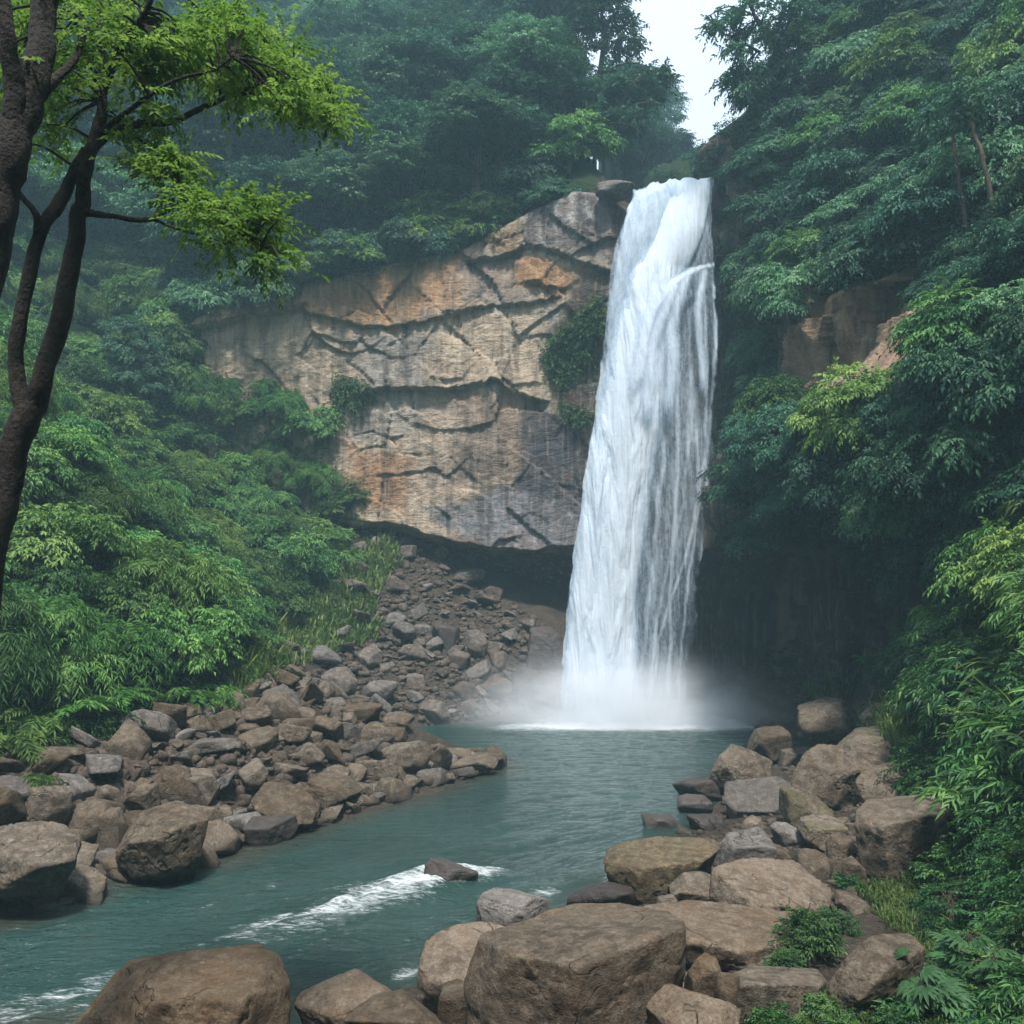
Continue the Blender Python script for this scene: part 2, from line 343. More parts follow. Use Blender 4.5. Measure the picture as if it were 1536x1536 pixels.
# ground: one sheet
xs = np.concatenate([np.linspace(-90, -26, 40)[:-1], np.arange(-26, 20, .22), np.linspace(20, 90, 40)])
ys = np.concatenate([np.linspace(-60, 4, 40)[:-1], np.arange(4, 48, .22)])
GX, GY = np.meshgrid(xs, ys); GZ = np.minimum(z_low(GX, GY), 60)
GZ += .05 * fbm(GX * 2.2, GY * 2.2, 1, 3, 5)
V = np.stack([GX, GY, GZ], -1).reshape(-1, 3); Q = grid_quads(len(ys), len(xs))
me = mesh_np("ground", V, quads=Q); px, py = proj(V)
front = V[:, 1] > 2
veg = (in_poly(px, py, VEG_L) & front) | (V[:, 0] < -14) | (V[:, 1] < -5) | ((V[:, 0] > np.interp(V[:, 1], [0, 8, 10, 15, 20, 26], [4.6, 5.0, 5.3, 6.2, 7.6, 9.3])) & (V[:, 1] < 30))
attr(me, "veg", veg * .9); add_bvh(V, Q)
tag(link("ground", me, M_SOIL), kind='structure')

# ------------------------------------------------------------------ back cliff
def mk_cells(rng, n, x0, x1, y0, y1, amp, ax, ay):
    return [(rng.uniform(x0, x1), rng.uniform(y0, y1), rng.uniform(-amp, amp), rng.uniform(-1, 1), rng.uniform(-1, 1), ax * rng.uniform(.8, 1.25), ay * rng.uniform(.8, 1.25)) for _ in range(n)]
xs = np.arange(-24, 15, .075); nz = 400
VV = np.linspace(0, 1, nz); CXX, CV = np.meshgrid(xs, VV)
zt = z_top(CXX); zb = -1.5; CZ = zb + (zt - zb) * CV
CZ0 = CZ.copy()
rg = np.random.default_rng(4)
h1, e1 = facets(CXX, CZ, mk_cells(rg, 46, -24, 15, -1, 27, .15, 1.0, .62), 0, .035)
h2, e2 = facets(CXX + .5 * fbm(CXX * .5, CZ * .5, 0, 3, 2), CZ + .4 * fbm(CXX * .6, CZ * .6, 3, 3, 8), mk_cells(rg, 300, -24, 15, -1, 27, .06, 1.0, 1.1), 0, .06)
base_y = cliff_y(CXX)
off = h1 + h2 + .34 * fbm(CXX * .22, CZ * .22, 0, 4, 1) + .16 * fbm(CXX * 1.1, CZ * .6, 0, 5, 6)
off += .09 * np.abs(fbm(CXX * 2.6, CZ * .5, 1, 4, 21)) + .05 * fbm(CXX * 5, CZ * 5, 1, 3, 33)
off += .12 * np.exp(-(e2 / .035) ** 2) * sstep(-.1, .25, fbm(CXX * .3, CZ * .3, 4, 2, 77))
pxg, pyg = proj(np.stack([CXX, base_y, CZ], -1))
def ledge(pts, a, La, b, Lb, wob=5):
    """An overhanging edge along a polyline of the rock face: the rock stands out above it and is cut back below."""
    global off
    X = [p[0] for p in pts]; Yp = [p[1] for p in pts]
    yl = np.interp(pxg, X, Yp) + wob * .8 * fbm(pxg * .11, 0 * pxg, 0, 3, len(pts) + int(X[0]))
    s = (yl - pyg) * base_y / FPX
    wgt = sstep(X[0], X[0] + 25, pxg) * sstep(X[-1], X[-1] - 25, pxg)
    off = off + wgt * np.where(s > 0, -.42 * a * np.exp(-np.maximum(s, 0) / (4.5 * La)), .22 * b * np.exp(np.minimum(s, 0) / (1.6 * Lb)))
ledge([(262, 505), (300, 495), (360, 482), (440, 462), (470, 455)], .9, 1.2, .5, .8)
ledge([(440, 462), (500, 480), (560, 495), (620, 488), (660, 480), (720, 462), (800, 456), (850, 440)], .45, 1.0, .25, .8)
ledge([(690, 392), (740, 390), (790, 372), (830, 380), (905, 405), (935, 412)], .7, 1.4, .45, .6)
ledge([(850, 388), (905, 362), (940, 350)], .4, .7, .25, .5)
ledge([(780, 430), (840, 433), (865, 425)], .4, .8, .25, .6)
ledge([(520, 590), (580, 583), (640, 585), (700, 580), (745, 570), (770, 590), (830, 606)], .75, 1.3, .6, 1.0)
ledge([(740, 610), (800, 615), (880, 630), (960, 640)], -.35, .5, -.4, 2.2)
ledge([(1050, 395), (1110, 400)], .8, .5, .5, .8)
# upright joints: blocks between them stand at slightly different depths
jx = CXX + .25 * fbm(CXX * .4, CZ * .45, 2, 3, 81); seg = np.floor(jx / 1.7 + .35 * vnoise(jx * .3, np.floor(CZ / 3.1 + .3 * jx), 0, 83)); off += .16 * vnoise(seg * 3.7, np.floor(CZ / 3.1 + .3 * jx) * 5.3, 1, 84) * sstep(-.2, .2, fbm(CXX * .2, CZ * .2, 3, 2, 85))
# undercut at the foot
zo = np.interp(CXX, [-24, -6, -2.9, 2.9, 6, 12], [8.6, 8.6, 7.9, 7.3, 7.2, 7.4]) + .45 * fbm(CXX * .5, 0 * CXX, 0, 3, 44)
un = zo - CZ
off += np.where(un > 0, 3.8 * (1 - np.exp(-np.maximum(un, 0) / .9)), -.35 * np.exp(np.minimum(un, 0) / 2.5))
# the fall's groove and the shoulder right of it
off += 1.0 * np.exp(-((CXX - 7.0) / 2.6) ** 2) * sstep(24.5, 21, CZ)
top_r = sstep(.955, 1, CV); off += 1.4 * top_r ** 2
CYY = base_y + off; xs0 = xs
V = np.stack([CXX, CYY, CZ], -1).reshape(-1, 3); Q = grid_quads(nz, len(xs))
me = mesh_np("cliff", V, quads=Q); add_bvh(V, Q)
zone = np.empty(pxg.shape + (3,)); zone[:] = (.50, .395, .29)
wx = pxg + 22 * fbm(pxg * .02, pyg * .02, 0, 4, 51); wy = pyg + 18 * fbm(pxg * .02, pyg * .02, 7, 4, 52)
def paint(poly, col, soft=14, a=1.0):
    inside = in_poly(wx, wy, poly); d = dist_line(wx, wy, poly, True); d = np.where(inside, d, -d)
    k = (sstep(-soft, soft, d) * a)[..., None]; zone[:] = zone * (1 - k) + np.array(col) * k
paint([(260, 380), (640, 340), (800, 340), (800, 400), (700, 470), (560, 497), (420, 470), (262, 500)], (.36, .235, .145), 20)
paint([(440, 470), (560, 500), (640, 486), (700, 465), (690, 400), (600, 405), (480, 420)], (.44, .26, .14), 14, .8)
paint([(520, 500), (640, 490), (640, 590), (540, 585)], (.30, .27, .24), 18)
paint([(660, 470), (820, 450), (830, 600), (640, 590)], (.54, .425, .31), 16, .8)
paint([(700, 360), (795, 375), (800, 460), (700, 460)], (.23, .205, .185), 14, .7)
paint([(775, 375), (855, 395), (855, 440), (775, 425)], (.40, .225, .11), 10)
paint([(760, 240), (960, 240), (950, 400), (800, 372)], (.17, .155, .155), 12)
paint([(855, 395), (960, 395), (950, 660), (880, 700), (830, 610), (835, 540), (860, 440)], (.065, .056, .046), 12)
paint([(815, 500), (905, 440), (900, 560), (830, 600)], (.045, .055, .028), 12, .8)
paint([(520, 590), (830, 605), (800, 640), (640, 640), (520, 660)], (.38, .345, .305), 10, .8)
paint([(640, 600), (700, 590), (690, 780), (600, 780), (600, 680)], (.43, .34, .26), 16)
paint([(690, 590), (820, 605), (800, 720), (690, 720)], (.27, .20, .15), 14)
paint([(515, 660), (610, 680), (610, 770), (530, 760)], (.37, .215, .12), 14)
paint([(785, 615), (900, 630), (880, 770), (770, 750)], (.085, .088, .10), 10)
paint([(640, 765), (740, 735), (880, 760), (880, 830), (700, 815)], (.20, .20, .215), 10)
paint([(560, 805), (900, 830), (1200, 830), (1200, 1200), (560, 1200)], (.06, .05, .042), 10)  # undercut and cave coloured dark, deepening the shade under the overhang
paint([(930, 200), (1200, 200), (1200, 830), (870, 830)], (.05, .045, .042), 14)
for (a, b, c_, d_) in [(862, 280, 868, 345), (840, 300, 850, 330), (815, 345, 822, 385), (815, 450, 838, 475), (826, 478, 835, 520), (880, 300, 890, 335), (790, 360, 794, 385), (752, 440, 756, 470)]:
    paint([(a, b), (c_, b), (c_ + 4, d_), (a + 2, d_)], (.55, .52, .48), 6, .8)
attrc(me, "zone", zone.reshape(-1, 3))
attr(me, "gloss", np.where(pxg > 900, .45, .85).ravel())
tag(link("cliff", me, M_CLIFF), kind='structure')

# right-hand wall (runs towards the camera)
ys = np.arange(8, 47, .085); nz = 300
WY, WV = np.meshgrid(ys, np.linspace(0, 1, nz)); wt_ = zt_wall(WY) + .1; WZ = -1.5 + (wt_ + 1.5) * WV
rg = np.random.default_rng(8)
h1, e1 = facets(WY, WZ, mk_cells(rg, 60, 8, 47, -1, 27, .4, .6, .8), 0, .1)
h2, e2 = facets(WY + .4 * fbm(WY * .6, WZ * .6, 0, 3, 2), WZ, mk_cells(rg, 260, 8, 47, -1, 27, .16, 1.3, .8), 0, .16)
woff = h1 * .9 + h2 * 2.0 + .4 * fbm(WY * .25, WZ * .25, 0, 4, 31) + .45 * np.abs(fbm(WY * 1.6, WZ * .35, 0, 4, 36)) + .05 * fbm(WY * 5, WZ * 5, 0, 3, 37)
bul = sstep(7.0, 8.4, WZ) * sstep(12.8, 10.5, WZ) * sstep(40, 37, WY)
woff -= 1.7 * bul
cave = sstep(7.9, 6.6, WZ + .5 * fbm(WY * .5, 0 * WY, 0, 3, 12)) * sstep(24, 29, WY)
woff += 4.0 * cave
woff += .8 * sstep(.96, 1, WV) ** 2
WX = g_wall(WY) + woff; ys0 = ys
V = np.stack([WX, WY, WZ], -1).reshape(-1, 3); Q = grid_quads(nz, len(ys))[:, ::-1]
me = mesh_np("cliff_right", V, quads=Q); add_bvh(V, Q)
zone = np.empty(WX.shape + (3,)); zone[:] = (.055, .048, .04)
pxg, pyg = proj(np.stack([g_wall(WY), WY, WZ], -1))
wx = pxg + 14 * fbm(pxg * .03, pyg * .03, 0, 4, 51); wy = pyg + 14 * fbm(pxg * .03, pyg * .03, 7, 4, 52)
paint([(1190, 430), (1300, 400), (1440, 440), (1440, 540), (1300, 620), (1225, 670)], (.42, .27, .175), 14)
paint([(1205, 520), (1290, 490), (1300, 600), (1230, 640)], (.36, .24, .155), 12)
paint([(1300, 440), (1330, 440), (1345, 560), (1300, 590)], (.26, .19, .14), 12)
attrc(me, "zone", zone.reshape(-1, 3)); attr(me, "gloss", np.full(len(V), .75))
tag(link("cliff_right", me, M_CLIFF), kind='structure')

# forested hill above and behind the cliff
xs = np.concatenate([np.linspace(-80, -30, 40)[:-1], np.arange(-30, 24, .5), np.linspace(24, 60, 30)])
ts = np.concatenate([np.concatenate([[0], np.arange(0.02, 8, .3)]), np.linspace(8, 58, 90)])
HX, HT = np.meshgrid(xs, ts); topy = np.interp(HX, xs0, CYY[-1]) * ((HX > -24) & (HX < 15)) + cliff_y(HX) * ((HX <= -24) | (HX >= 15)); HYY = topy - .1 + HT; HZ = z_hill(HX, HYY) - .05 - 1.2 * (HT == 0)
V = np.stack([HX, HYY, HZ], -1).reshape(-1, 3); Q = grid_quads(len(ts), len(xs))
me = mesh_np("hill", V, quads=Q); attr(me, "veg", np.where((np.abs(V[:, 0] - 7) < 2.6) & (V[:, 1] < 46), 0, .95)); add_bvh(V, Q)
tag(link("hill", me, M_SOIL), kind='structure')
# hill rising to the right above the right-hand wall
ys = np.concatenate([np.linspace(-20, 14, 20)[:-1], np.arange(14, 48, .6), np.linspace(48, 100, 40)]); rs = np.concatenate([[0], np.arange(0.02, 8, .4), np.linspace(8, 34, 30)])
RY, RR = np.meshgrid(ys, rs); topx = np.where((RY > 8) & (RY < 46.9), np.interp(RY, ys0, WX[-1]), g_wall(RY)); RX = topx - .1 + RR; RZ = z_right(RX, RY) - .05 - 1.2 * (RR == 0)
V = np.stack([RX, RY, RZ], -1).reshape(-1, 3); Q = grid_quads(len(rs), len(ys))[:, ::-1]
me = mesh_np("hill_right", V, quads=Q); attr(me, "veg", np.full(len(V), .95)); add_bvh(V, Q)
tag(link("hill_right", me, M_SOIL), kind='structure')

BVH = BVHTree.FromPolygons(np.concatenate(terr_v).tolist(), np.concatenate(terr_f).tolist())
EYE = Vector((0, 0, CH))
def hit(px, py):
    d = P(px, py, 10) - EYE; d.normalize(); r = BVH.ray_cast(EYE, d, 400)
    return (r[0], r[1]) if r[0] is not None else (None, None)

# ------------------------------------------------------------------ water
xs = np.concatenate([np.linspace(-34, -13, 60)[:-1], np.arange(-13, 11.5, .075)]); ys = np.arange(7.8, 40.6, .075)
X, Y = np.meshgrid(xs, ys); d = shore(X, Y)
a_ = -.74 * X - .67 * Y; b_ = .67 * X - .74 * Y; near = sstep(25, 14, Y)
H = near * (.085 * fbm(a_ * .45, b_ * 1.5, 0, 4, 61) + (.06) * (1 - np.abs(fbm(a_ * .8, b_ * 2.6, 4, 4, 62))) - .025) + (.022 - .006 * near) * fbm(X * 1.6, Y * 2.3, 0, 4, 63)
rap = [(-.2, 16.1), (-1.2, 15.75), (-2.2, 14.9), (-3.3, 13.8), (-4.0, 13.0)]
dr = dist_line(X, Y, rap); wr = np.interp(X, [-4.2, -2, -1, -.2], [.9, .75, .55, .34]); kr = np.exp(-(dr / wr) ** 2)
strength = np.interp(X, [-4.4, -3.3, -2.4, -1.5, -.4, .2], [0, .36, .74, .98, .85, 0])
r2 = [(-5.2, 11.5), (-5.8, 10.9), (-7, 10.3)]; k2 = np.exp(-(dist_line(X, Y, r2) / .42) ** 2) * .45
r3 = [(.1, 14.9), (.75, 15.3)]; k3 = np.exp(-(dist_line(X, Y, r3) / .16) ** 2) * .6
r4 = [(-1.5, 11.7), (-1.3, 11.9)]; k4 = np.exp(-(dist_line(X, Y, r4) / .15) ** 2) * .75
r5 = [(-3.6, 13.3), (-5, 12.3), (-6.5, 11.5)]; k5 = np.exp(-(dist_line(X, Y, r5) / .55) ** 2) * .20
base = np.exp(-(np.maximum(0, dist_line(X, Y, [(2.6, 36.2), (7.2, 36.2)]) - .9) / 1.25) ** 2)
spr = np.exp(-(dist_line(X, Y, [(.0, 34.9), (8.6, 34.9)]) / 1.3) ** 2) * .72
base = base * (.75 + .6 * fbm(X * 1.1, Y * 1.6, 8, 4, 68))
foam = np.clip(kr * strength * .95 + k2 + k3 + k4 + k5 + base * 1.25 + spr + .30 * near * sstep(.10, .30, fbm(a_ * .3, b_ * 1.3, 3, 3, 70)) * sstep(.80, .97, 1 - np.abs(fbm(a_ * .6, b_ * 2.6, 9, 3, 75))), 0, 1.3)
H += kr * strength * (.13 + .26 * np.abs(fbm(a_ * 1.3, b_ * 2.8, 2, 4, 64))) + k2 * (.06 + .1 * fbm(a_ * 2, b_ * 4, 2, 4, 65)) + base * .30 * (np.abs(fbm(X * 1.9, Y * 1.9, 8, 4, 66)) + .15) + .05 * spr * fbm(X * 1.6, Y * 3, 1, 3, 67)
V = np.stack([X, Y, H], -1).reshape(-1, 3); Q = grid_quads(len(ys), len(xs))
keep = (d < .9).reshape(-1)[Q].any(1)
me = mesh_np("water", V, quads=Q[keep]); attr(me, "foam", foam)
left = sstep(2, -1, X - np.interp(Y, [12, 27], [-4, 3]))
attr(me, "shallow", np.clip(sstep(-1.1, -.05, d + .3 * fbm(X, Y, 0, 3, 71)) * (.25 + .40 * left) * sstep(33, 29, Y), 0, 1))
tag(link("water", me, M_WATER), kind='structure')

# ------------------------------------------------------------------ waterfall
PYK = [262, 290, 340, 400, 500, 600, 700, 800, 900, 1000, 1095]
XL = [948, 944, 927, 915, 905, 893, 877, 862, 849, 841, 836]
XR = [1074, 1074, 1073, 1074, 1079, 1077, 1073, 1064, 1050, 1034, 1028]
def fall_sheet(name, parent, ul, ur, y0, y1, dy, dens_f, amp, mat, nr=330, nc=150, seed=0):
    """A body of falling water between two fractions of the fall's width; it arcs out from the lip and bulges in plan."""
    u = np.linspace(0, 1, nc)[None, :]; v = np.linspace(0, 1, nr)[:, None]
    PYb = y0 + (y1 - y0) * v + 0 * u
    uu = np.interp(PYb, PYK, ul) * (1 - u) + np.interp(PYb, PYK, ur) * u
    xl = np.interp(PYb, PYK, XL); xr = np.interp(PYb, PYK, XR); PX = xl + (xr - xl) * uu
    PYY = PYb + (1 - v) ** 6 * (22 - 22 * uu + 7 * fbm(uu * 9, 0 * uu, 0, 3, 91)) * (y0 < 300)
    hh = np.clip((PYY - 266) / 820, 0, 1); Yd = 40.1 - 3.6 * np.sqrt(hh + .0004) + dy
    Wd = (PX - CX) / FPX * Yd; Zd = CH - (PYY - HY) / FPX * Yd
    pl = fbm(Wd * 1.7, Zd * .34 - 1.0 * np.abs(vnoise(Wd * 1.3, Zd * .12, 3, seed + 4)), 0, 4, seed + 1, .45)
    fine = fbm(Wd * 7, Zd * .6, 0, 3, seed + 2)
    bul = -.45 * (1 - (2 * u - 1) ** 2)
    Yo = Yd + bul - amp * sstep(0, .22, v) * (pl + .5) - .05 * fine
    Xo = Wd + .06 * sstep(0, .1, v) * fbm(Wd * 1.2, Zd * .7, 5, 4, seed + 9)
    V = np.stack([Xo, Yo, Zd], -1).reshape(-1, 3); Q = grid_quads(nr, nc)
    me = mesh_np(name, V, quads=Q)
    uvl = me.uv_layers.new(name="UVMap"); li = np.empty(len(me.loops), np.int32); me.loops.foreach_get("vertex_index", li)
    uvs = np.stack([Wd.ravel()[li], Zd.ravel()[li]], -1).astype(np.float32); uvl.data.foreach_set("uv", uvs.ravel())
    edge = np.minimum(u, 1 - u) + 0 * v
    de = dens_f(PX, PYY, u + 0 * v, v + 0 * u) * sstep(0, .05, edge + .05 * fbm(Zd * 1.6, 0 * Zd, u * 9, 3, seed + 7))
    de = de + .20 * pl
    attr(me, "dens", np.clip(de, 0, 1.3))
    return link(name, me, mat, parent)
fall = bpy.data.objects.new("waterfall", None); COL.objects.link(fall); fall.location = (0, 0, 0)
tag(fall, "tall white waterfall plunging from the rock lip into the green pool", "waterfall")
def streaks(PX, PY, lines):
    t = np.zeros(PX.shape)
    for pts, wd, a in lines:
        yy = [p[1] for p in pts]; xx = [p[0] for p in pts]
        c = np.interp(PY, yy, xx) + 3 * fbm(PY * .02, 0 * PY, 0, 2, int(xx[0])); k = np.exp(-((PX - c) / wd) ** 2) * sstep(yy[0] - 6, yy[0] + 10, PY) * sstep(yy[-1] + 20, yy[-1] - 40, PY)
        t = np.maximum(t, a * k)
    return t
RS = [([(1052, 415), (1060, 600), (1052, 850), (1030, 1070)], 6, .95), ([(1012, 500), (1014, 700), (1004, 900), (998, 1080)], 7, .95), ([(1072, 520), (1066, 640), (1035, 800), (985, 960), (970, 1080)], 6, .95),
      ([(1030, 440), (1034, 600), (1022, 760), (990, 880), (968, 1080)], 8, .85), ([(990, 560), (992, 700), (975, 860), (950, 1080)], 9, .9), ([(1075, 400), (1076, 640), (1068, 800)], 4, .7), ([(1040, 640), (1046, 760), (1026, 900), (1012, 1080)], 5, .9)]
def d_veil(PX, PY, u, v):
    lft = sstep(.55, .25, u)
    t = .60 + .22 * lft + .34 * sstep(420, 300, PY) - .10 * sstep(.80, 1.0, u)
    t = np.maximum(t, .88 * streaks(PX, PY, RS))
    return t + .18 * sstep(960, 1080, PY)
CORE_L = [.22, .42, .36, .18, .06, .02, .0, .0, .0, .0, .0]; CORE_R = [.98, .96, .92, .74, .60, .60, .56, .56, .58, .66, .80]
def d_core(PX, PY, u, v):
    e = np.minimum(u * 3.2, (1 - u) * 2.0)
    return .30 + .95 * sstep(-.05, .50, e) * sstep(266, 330, PY + 30 * u) - .25 * sstep(.6, .95, u) * sstep(560, 900, PY)
fall_sheet("water_veil", fall, [0] * 11, [1] * 11, 266, 1095, .25, d_veil, .14, M_VEIL, seed=100)
fall_sheet("water_core", fall, CORE_L, CORE_R, 266, 1095, -.15, d_core, .26, M_FALL, nr=420, nc=170, seed=200)
fall_sheet("left_curtain", fall, [.0, .0, .0, .0, 0, 0, 0, 0, 0, 0, 0], [.5, .55, .45, .36, .30, .28, .28, .3, .32, .36, .4], 266, 1095, -.02, lambda PX, PY, u, v: .58 + .30 * sstep(440, 640, PY) + .12 * sstep(.1, .5, u), .30, M_VEIL, seed=300)
def d_ledge(PX, PY, u, v):
    t = streaks(PX, PY, [([(1074, 392), (1068, 398), (1040, 408), (1005, 430), (975, 470), (958, 530), (950, 600)][::1], 12, 1.05), ([(1072, 396), (1074, 560)], 5, .8), ([(1055, 402), (1046, 470), (1052, 600)], 8, .85), ([(1030, 412), (1004, 500), (1000, 640)], 11, .8), ([(1010, 428), (975, 520), (968, 640)], 12, .8)])
    return t + .12 * sstep(392, 420, PY)
fall_sheet("ledge_spray", fall, [.3] * 3 + [.1] * 8, [1.0] * 11, 384, 660, -.55, d_ledge, .18, M_VEIL, nr=180, seed=400)

# ------------------------------------------------------------------ rocks
_ico = {}
def ico(n):
    if n not in _ico:
        bm = bmesh.new(); bmesh.ops.create_icosphere(bm, subdivisions=n, radius=1); bm.verts.ensure_lookup_table()
        _ico[n] = (np.array([v.co[:] for v in bm.verts]), np.array([[v.index for v in f.verts] for f in bm.faces])); bm.free()
    return _ico[n]
def carve(D, N, dd, p):
    dots = D @ N.T; val = np.where(dots > 1e-3, dd / np.maximum(dots, 1e-3), 1e6)
    mn = val.min(1, keepdims=True); return (mn[:, 0]) * ((mn / val) ** p).sum(1) ** (-1 / p)
def roughen(Vt, sz, seed, amp=1.0):
    n = Vt / np.linalg.norm(Vt, axis=1, keepdims=True); q = Vt / sz
    k = .042 * fbm(q[:, 0] * 1.6, q[:, 1] * 1.6, q[:, 2] * 1.6, 3, seed) + .035 * fbm(q[:, 0] * 4, q[:, 1] * 4, q[:, 2] * 5, 4, seed + 5) - .05 * np.maximum(0, fbm(q[:, 0] * 2.4, q[:, 1] * 2.4, q[:, 2] * 2.4, 3, seed + 9) - .18)
    k -= .03 * (np.abs(fbm(q[:, 0] * 2, q[:, 1] * 2, q[:, 2] * 3.5, 3, seed + 3)) < .035)
    return Vt + n * (k * sz * amp)[:, None]
STY = {'block': (8, (1, .8, .62), .9, .55), 'slab': (8, (1, .85, .42), .95, .8), 'round': (20, (1, .9, .7), .6, .2), 'wedge': (7, (1, .8, .7), .85, .35)}
def rock_verts(seed, style, sub, p=None):
    rg = np.random.default_rng(seed); n, sc, fl, top = STY[style]; D, F = ico(sub)
    n = max(4, n - 2); N = rg.normal(size=(n, 3)); N /= np.linalg.norm(N, axis=1, keepdims=True)
    N = np.vstack([N, [[rg.normal() * .12, -.16 + rg.normal() * .08, 1]], [[0, 0, -1]], [[1, rg.normal() * .3, rg.normal() * .3]], [[-1, rg.normal() * .3, rg.normal() * .3]], [[rg.normal() * .3, -1, -.1 + rg.normal() * .2]], [[rg.normal() * .3, 1, 0]]])
    N /= np.linalg.norm(N, axis=1, keepdims=True)
    dd = rg.uniform(.62, 1.08, len(N)); dd[n] = 1 - top * .4
    r = carve(D, N, dd, p or rg.uniform(45, 90) * (.4 if style == 'round' else 1))
    Vt = D * r[:, None]; Vt = roughen(Vt, 1.0, seed); Vt = Vt * np.array(sc)
    return Vt, F
HEROES = []     # (object, px, py, what) for naming neighbours
def put_rock(name, Vw, F, mat, label, group=None, cat="boulder"):
    c = Vw.mean(0); base = np.array([c[0], c[1], Vw[:, 2].min()])
    me = mesh_np(name, Vw - base, tris=F); o = link(name, me, mat, loc=base)
    return tag(o, label, cat, group)
def ground_gap(Vw):
    lo = Vw[:, 2].min(); q = Vw[Vw[:, 2] < lo + .12 * np.ptp(Vw[:, 2])]; g = 9.
    for v in q[::max(1, len(q) // 40)]:
        r = BVH.ray_cast(Vector((float(v[0]), float(v[1]), float(v[2]) + (20 if v[1] < 34 else 2))), Vector((0, 0, -1)), 100)
        if r[0] is not None: g = min(g, float(v[2]) - max(r[0].z, -.12))
    return g
def settle(Vw):
    '''Lets the underside of a boulder reach the ground below it.'''
    g = ground_gap(Vw)
    if -.02 < g < 3:
        lo, m = Vw[:, 2].min(), Vw[:, 2].mean(); k = np.clip((m - Vw[:, 2]) / (m - lo), 0, 1); Vw[:, 2] -= (g + .12) * k
    return Vw
def box_rock(x0, y0, x1, y1, Y, seed, style, mat, label, sub=5, deep=.14, dr=.85, cat="boulder"):
    Vw, F = box_verts(x0, y0, x1, y1, Y, seed, style, sub, deep, dr)
    if ground_gap(Vw) > .12 and y1 < 1440 and Y < 38:
        h, _ = hit((x0 + x1) / 2, y1); Y2 = min(h.y - .1, (CH + .1) * FPX / (y1 - HY))
        if Y + .1 < Y2 < Y + 7: Vw, F = box_verts(x0, y0, x1, y1, Y2, seed, style, sub, deep, dr)
    return put_rock("boulder", settle(Vw), F, mat, label, cat=cat)
def box_verts(x0, y0, x1, y1, Y, seed, style, sub, deep, dr):
    Vt, F = rock_verts(seed, style, sub); y1b = y1 + deep * (y1 - y0)
    s = Y / FPX; wd = (x1 - x0) * s; hg = (y1b - y0) * s
    for ax, L in ((0, wd), (2, hg)): Vt[:, ax] *= L / np.ptp(Vt[:, ax])
    Vt[:, 1] *= dr * max(min(wd, 1.8 * hg), .55 * wd) / np.ptp(Vt[:, 1])
    c = np.array(P((x0 + x1) / 2, (y0 + y1b) / 2, Y)); Vw = Vt - (Vt.max(0) + Vt.min(0)) / 2 + c
    for _ in range(3):
        px, py = proj(Vw); m = Vw.mean(0)
        Vw[:, 0] = (Vw[:, 0] - m[0]) * (x1 - x0) / np.ptp(px) + m[0]; Vw[:, 2] = (Vw[:, 2] - m[2]) * (y1b - y0) / np.ptp(py) + m[2]
        px, py = proj(Vw); Vw[:, 0] += ((x0 + x1) / 2 - (px.max() + px.min()) / 2) * s; Vw[:, 2] -= ((y0 + y1b) / 2 - (py.max() + py.min()) / 2) * s
    return Vw, F
def hull_rock(pts, Y, seed, mat, label, sub=6, p=110, amp=1.0):
    """A boulder from the corner points read off the photo, each with its own distance, closed by its convex hull."""
    W = np.array([P(a, b, Y + c)[:] for a, b, c in pts]); cen = W.mean(0); W = W - cen
    bm = bmesh.new()
    for q in W: bm.verts.new(q)
    r = bmesh.ops.convex_hull(bm, input=bm.verts[:]); bm.normal_update()
    N, dd = [], []
    for f in bm.faces:
        n = f.normal.copy(); dv = n.dot(f.verts[0].co)
        if dv < 0: n = -n; dv = -dv
        if f.calc_area() > 1e-5: N.append(n[:]); dd.append(dv)
    rg_ = np.random.default_rng(seed + 900)                      # broken corners and edges
    for _ in range(8 if p > 40 else 8):
        n = rg_.normal(size=3); n /= np.linalg.norm(n); h_ = (W @ n).max(); N.append(n); dd.append(h_ * rg_.uniform(.92, .99))
    bm.free(); D, F = ico(sub); Vt = D * carve(D, np.array(N), np.array(dd), p)[:, None]
    Vt = roughen(Vt, float(np.ptp(W, 0).mean()) * .5, seed, amp)
    return put_rock("boulder", settle(Vt + cen), F, mat, label)

hull_rock([(768, 1390, .9), (862, 1352, 1.3), (975, 1358, 1.3), (1022, 1372, .6), (718, 1402, .1), (760, 1430, -.5), (865, 1452, -.9), (1032, 1386, -.25), (696, 1470, 0), (700, 1640, -.3), (860, 1660, -.8), (985, 1600, -.5), (1028, 1475, 0), (720, 1560, 1.2), (1010, 1560, 1.2)], 9.0, 1, M_ROCK, "largest flat-topped brown block with a dark front, at the bottom centre by the water")
hull_rock([(112, 1530, 0), (190, 1437, .4), (300, 1432, .9), (388, 1412, .9), (418, 1424, .5), (437, 1475, .1), (432, 1600, -.2), (366, 1498, -.6), (345, 1600, -.8), (95, 1620, -.3), (420, 1640, -.3), (110, 1580, .8), (430, 1560, .8), (240, 1500, -.7)], 9.2, 2, M_TAN, "big reddish-brown slab with a hollow on top, in the bottom left corner by the river")
hull_rock([(625, 1440, 0), (640, 1400, .3), (700, 1380, .7), (745, 1380, .8), (790, 1400, .6), (780, 1450, -.2), (720, 1470, -.5), (640, 1478, -.4), (622, 1520, -.1), (740, 1540, -.4), (790, 1520, .3), (650, 1500, .7)], 10.4, 3, M_TAN, "pale tan smooth boulder tucked behind the largest flat-topped block", p=32)
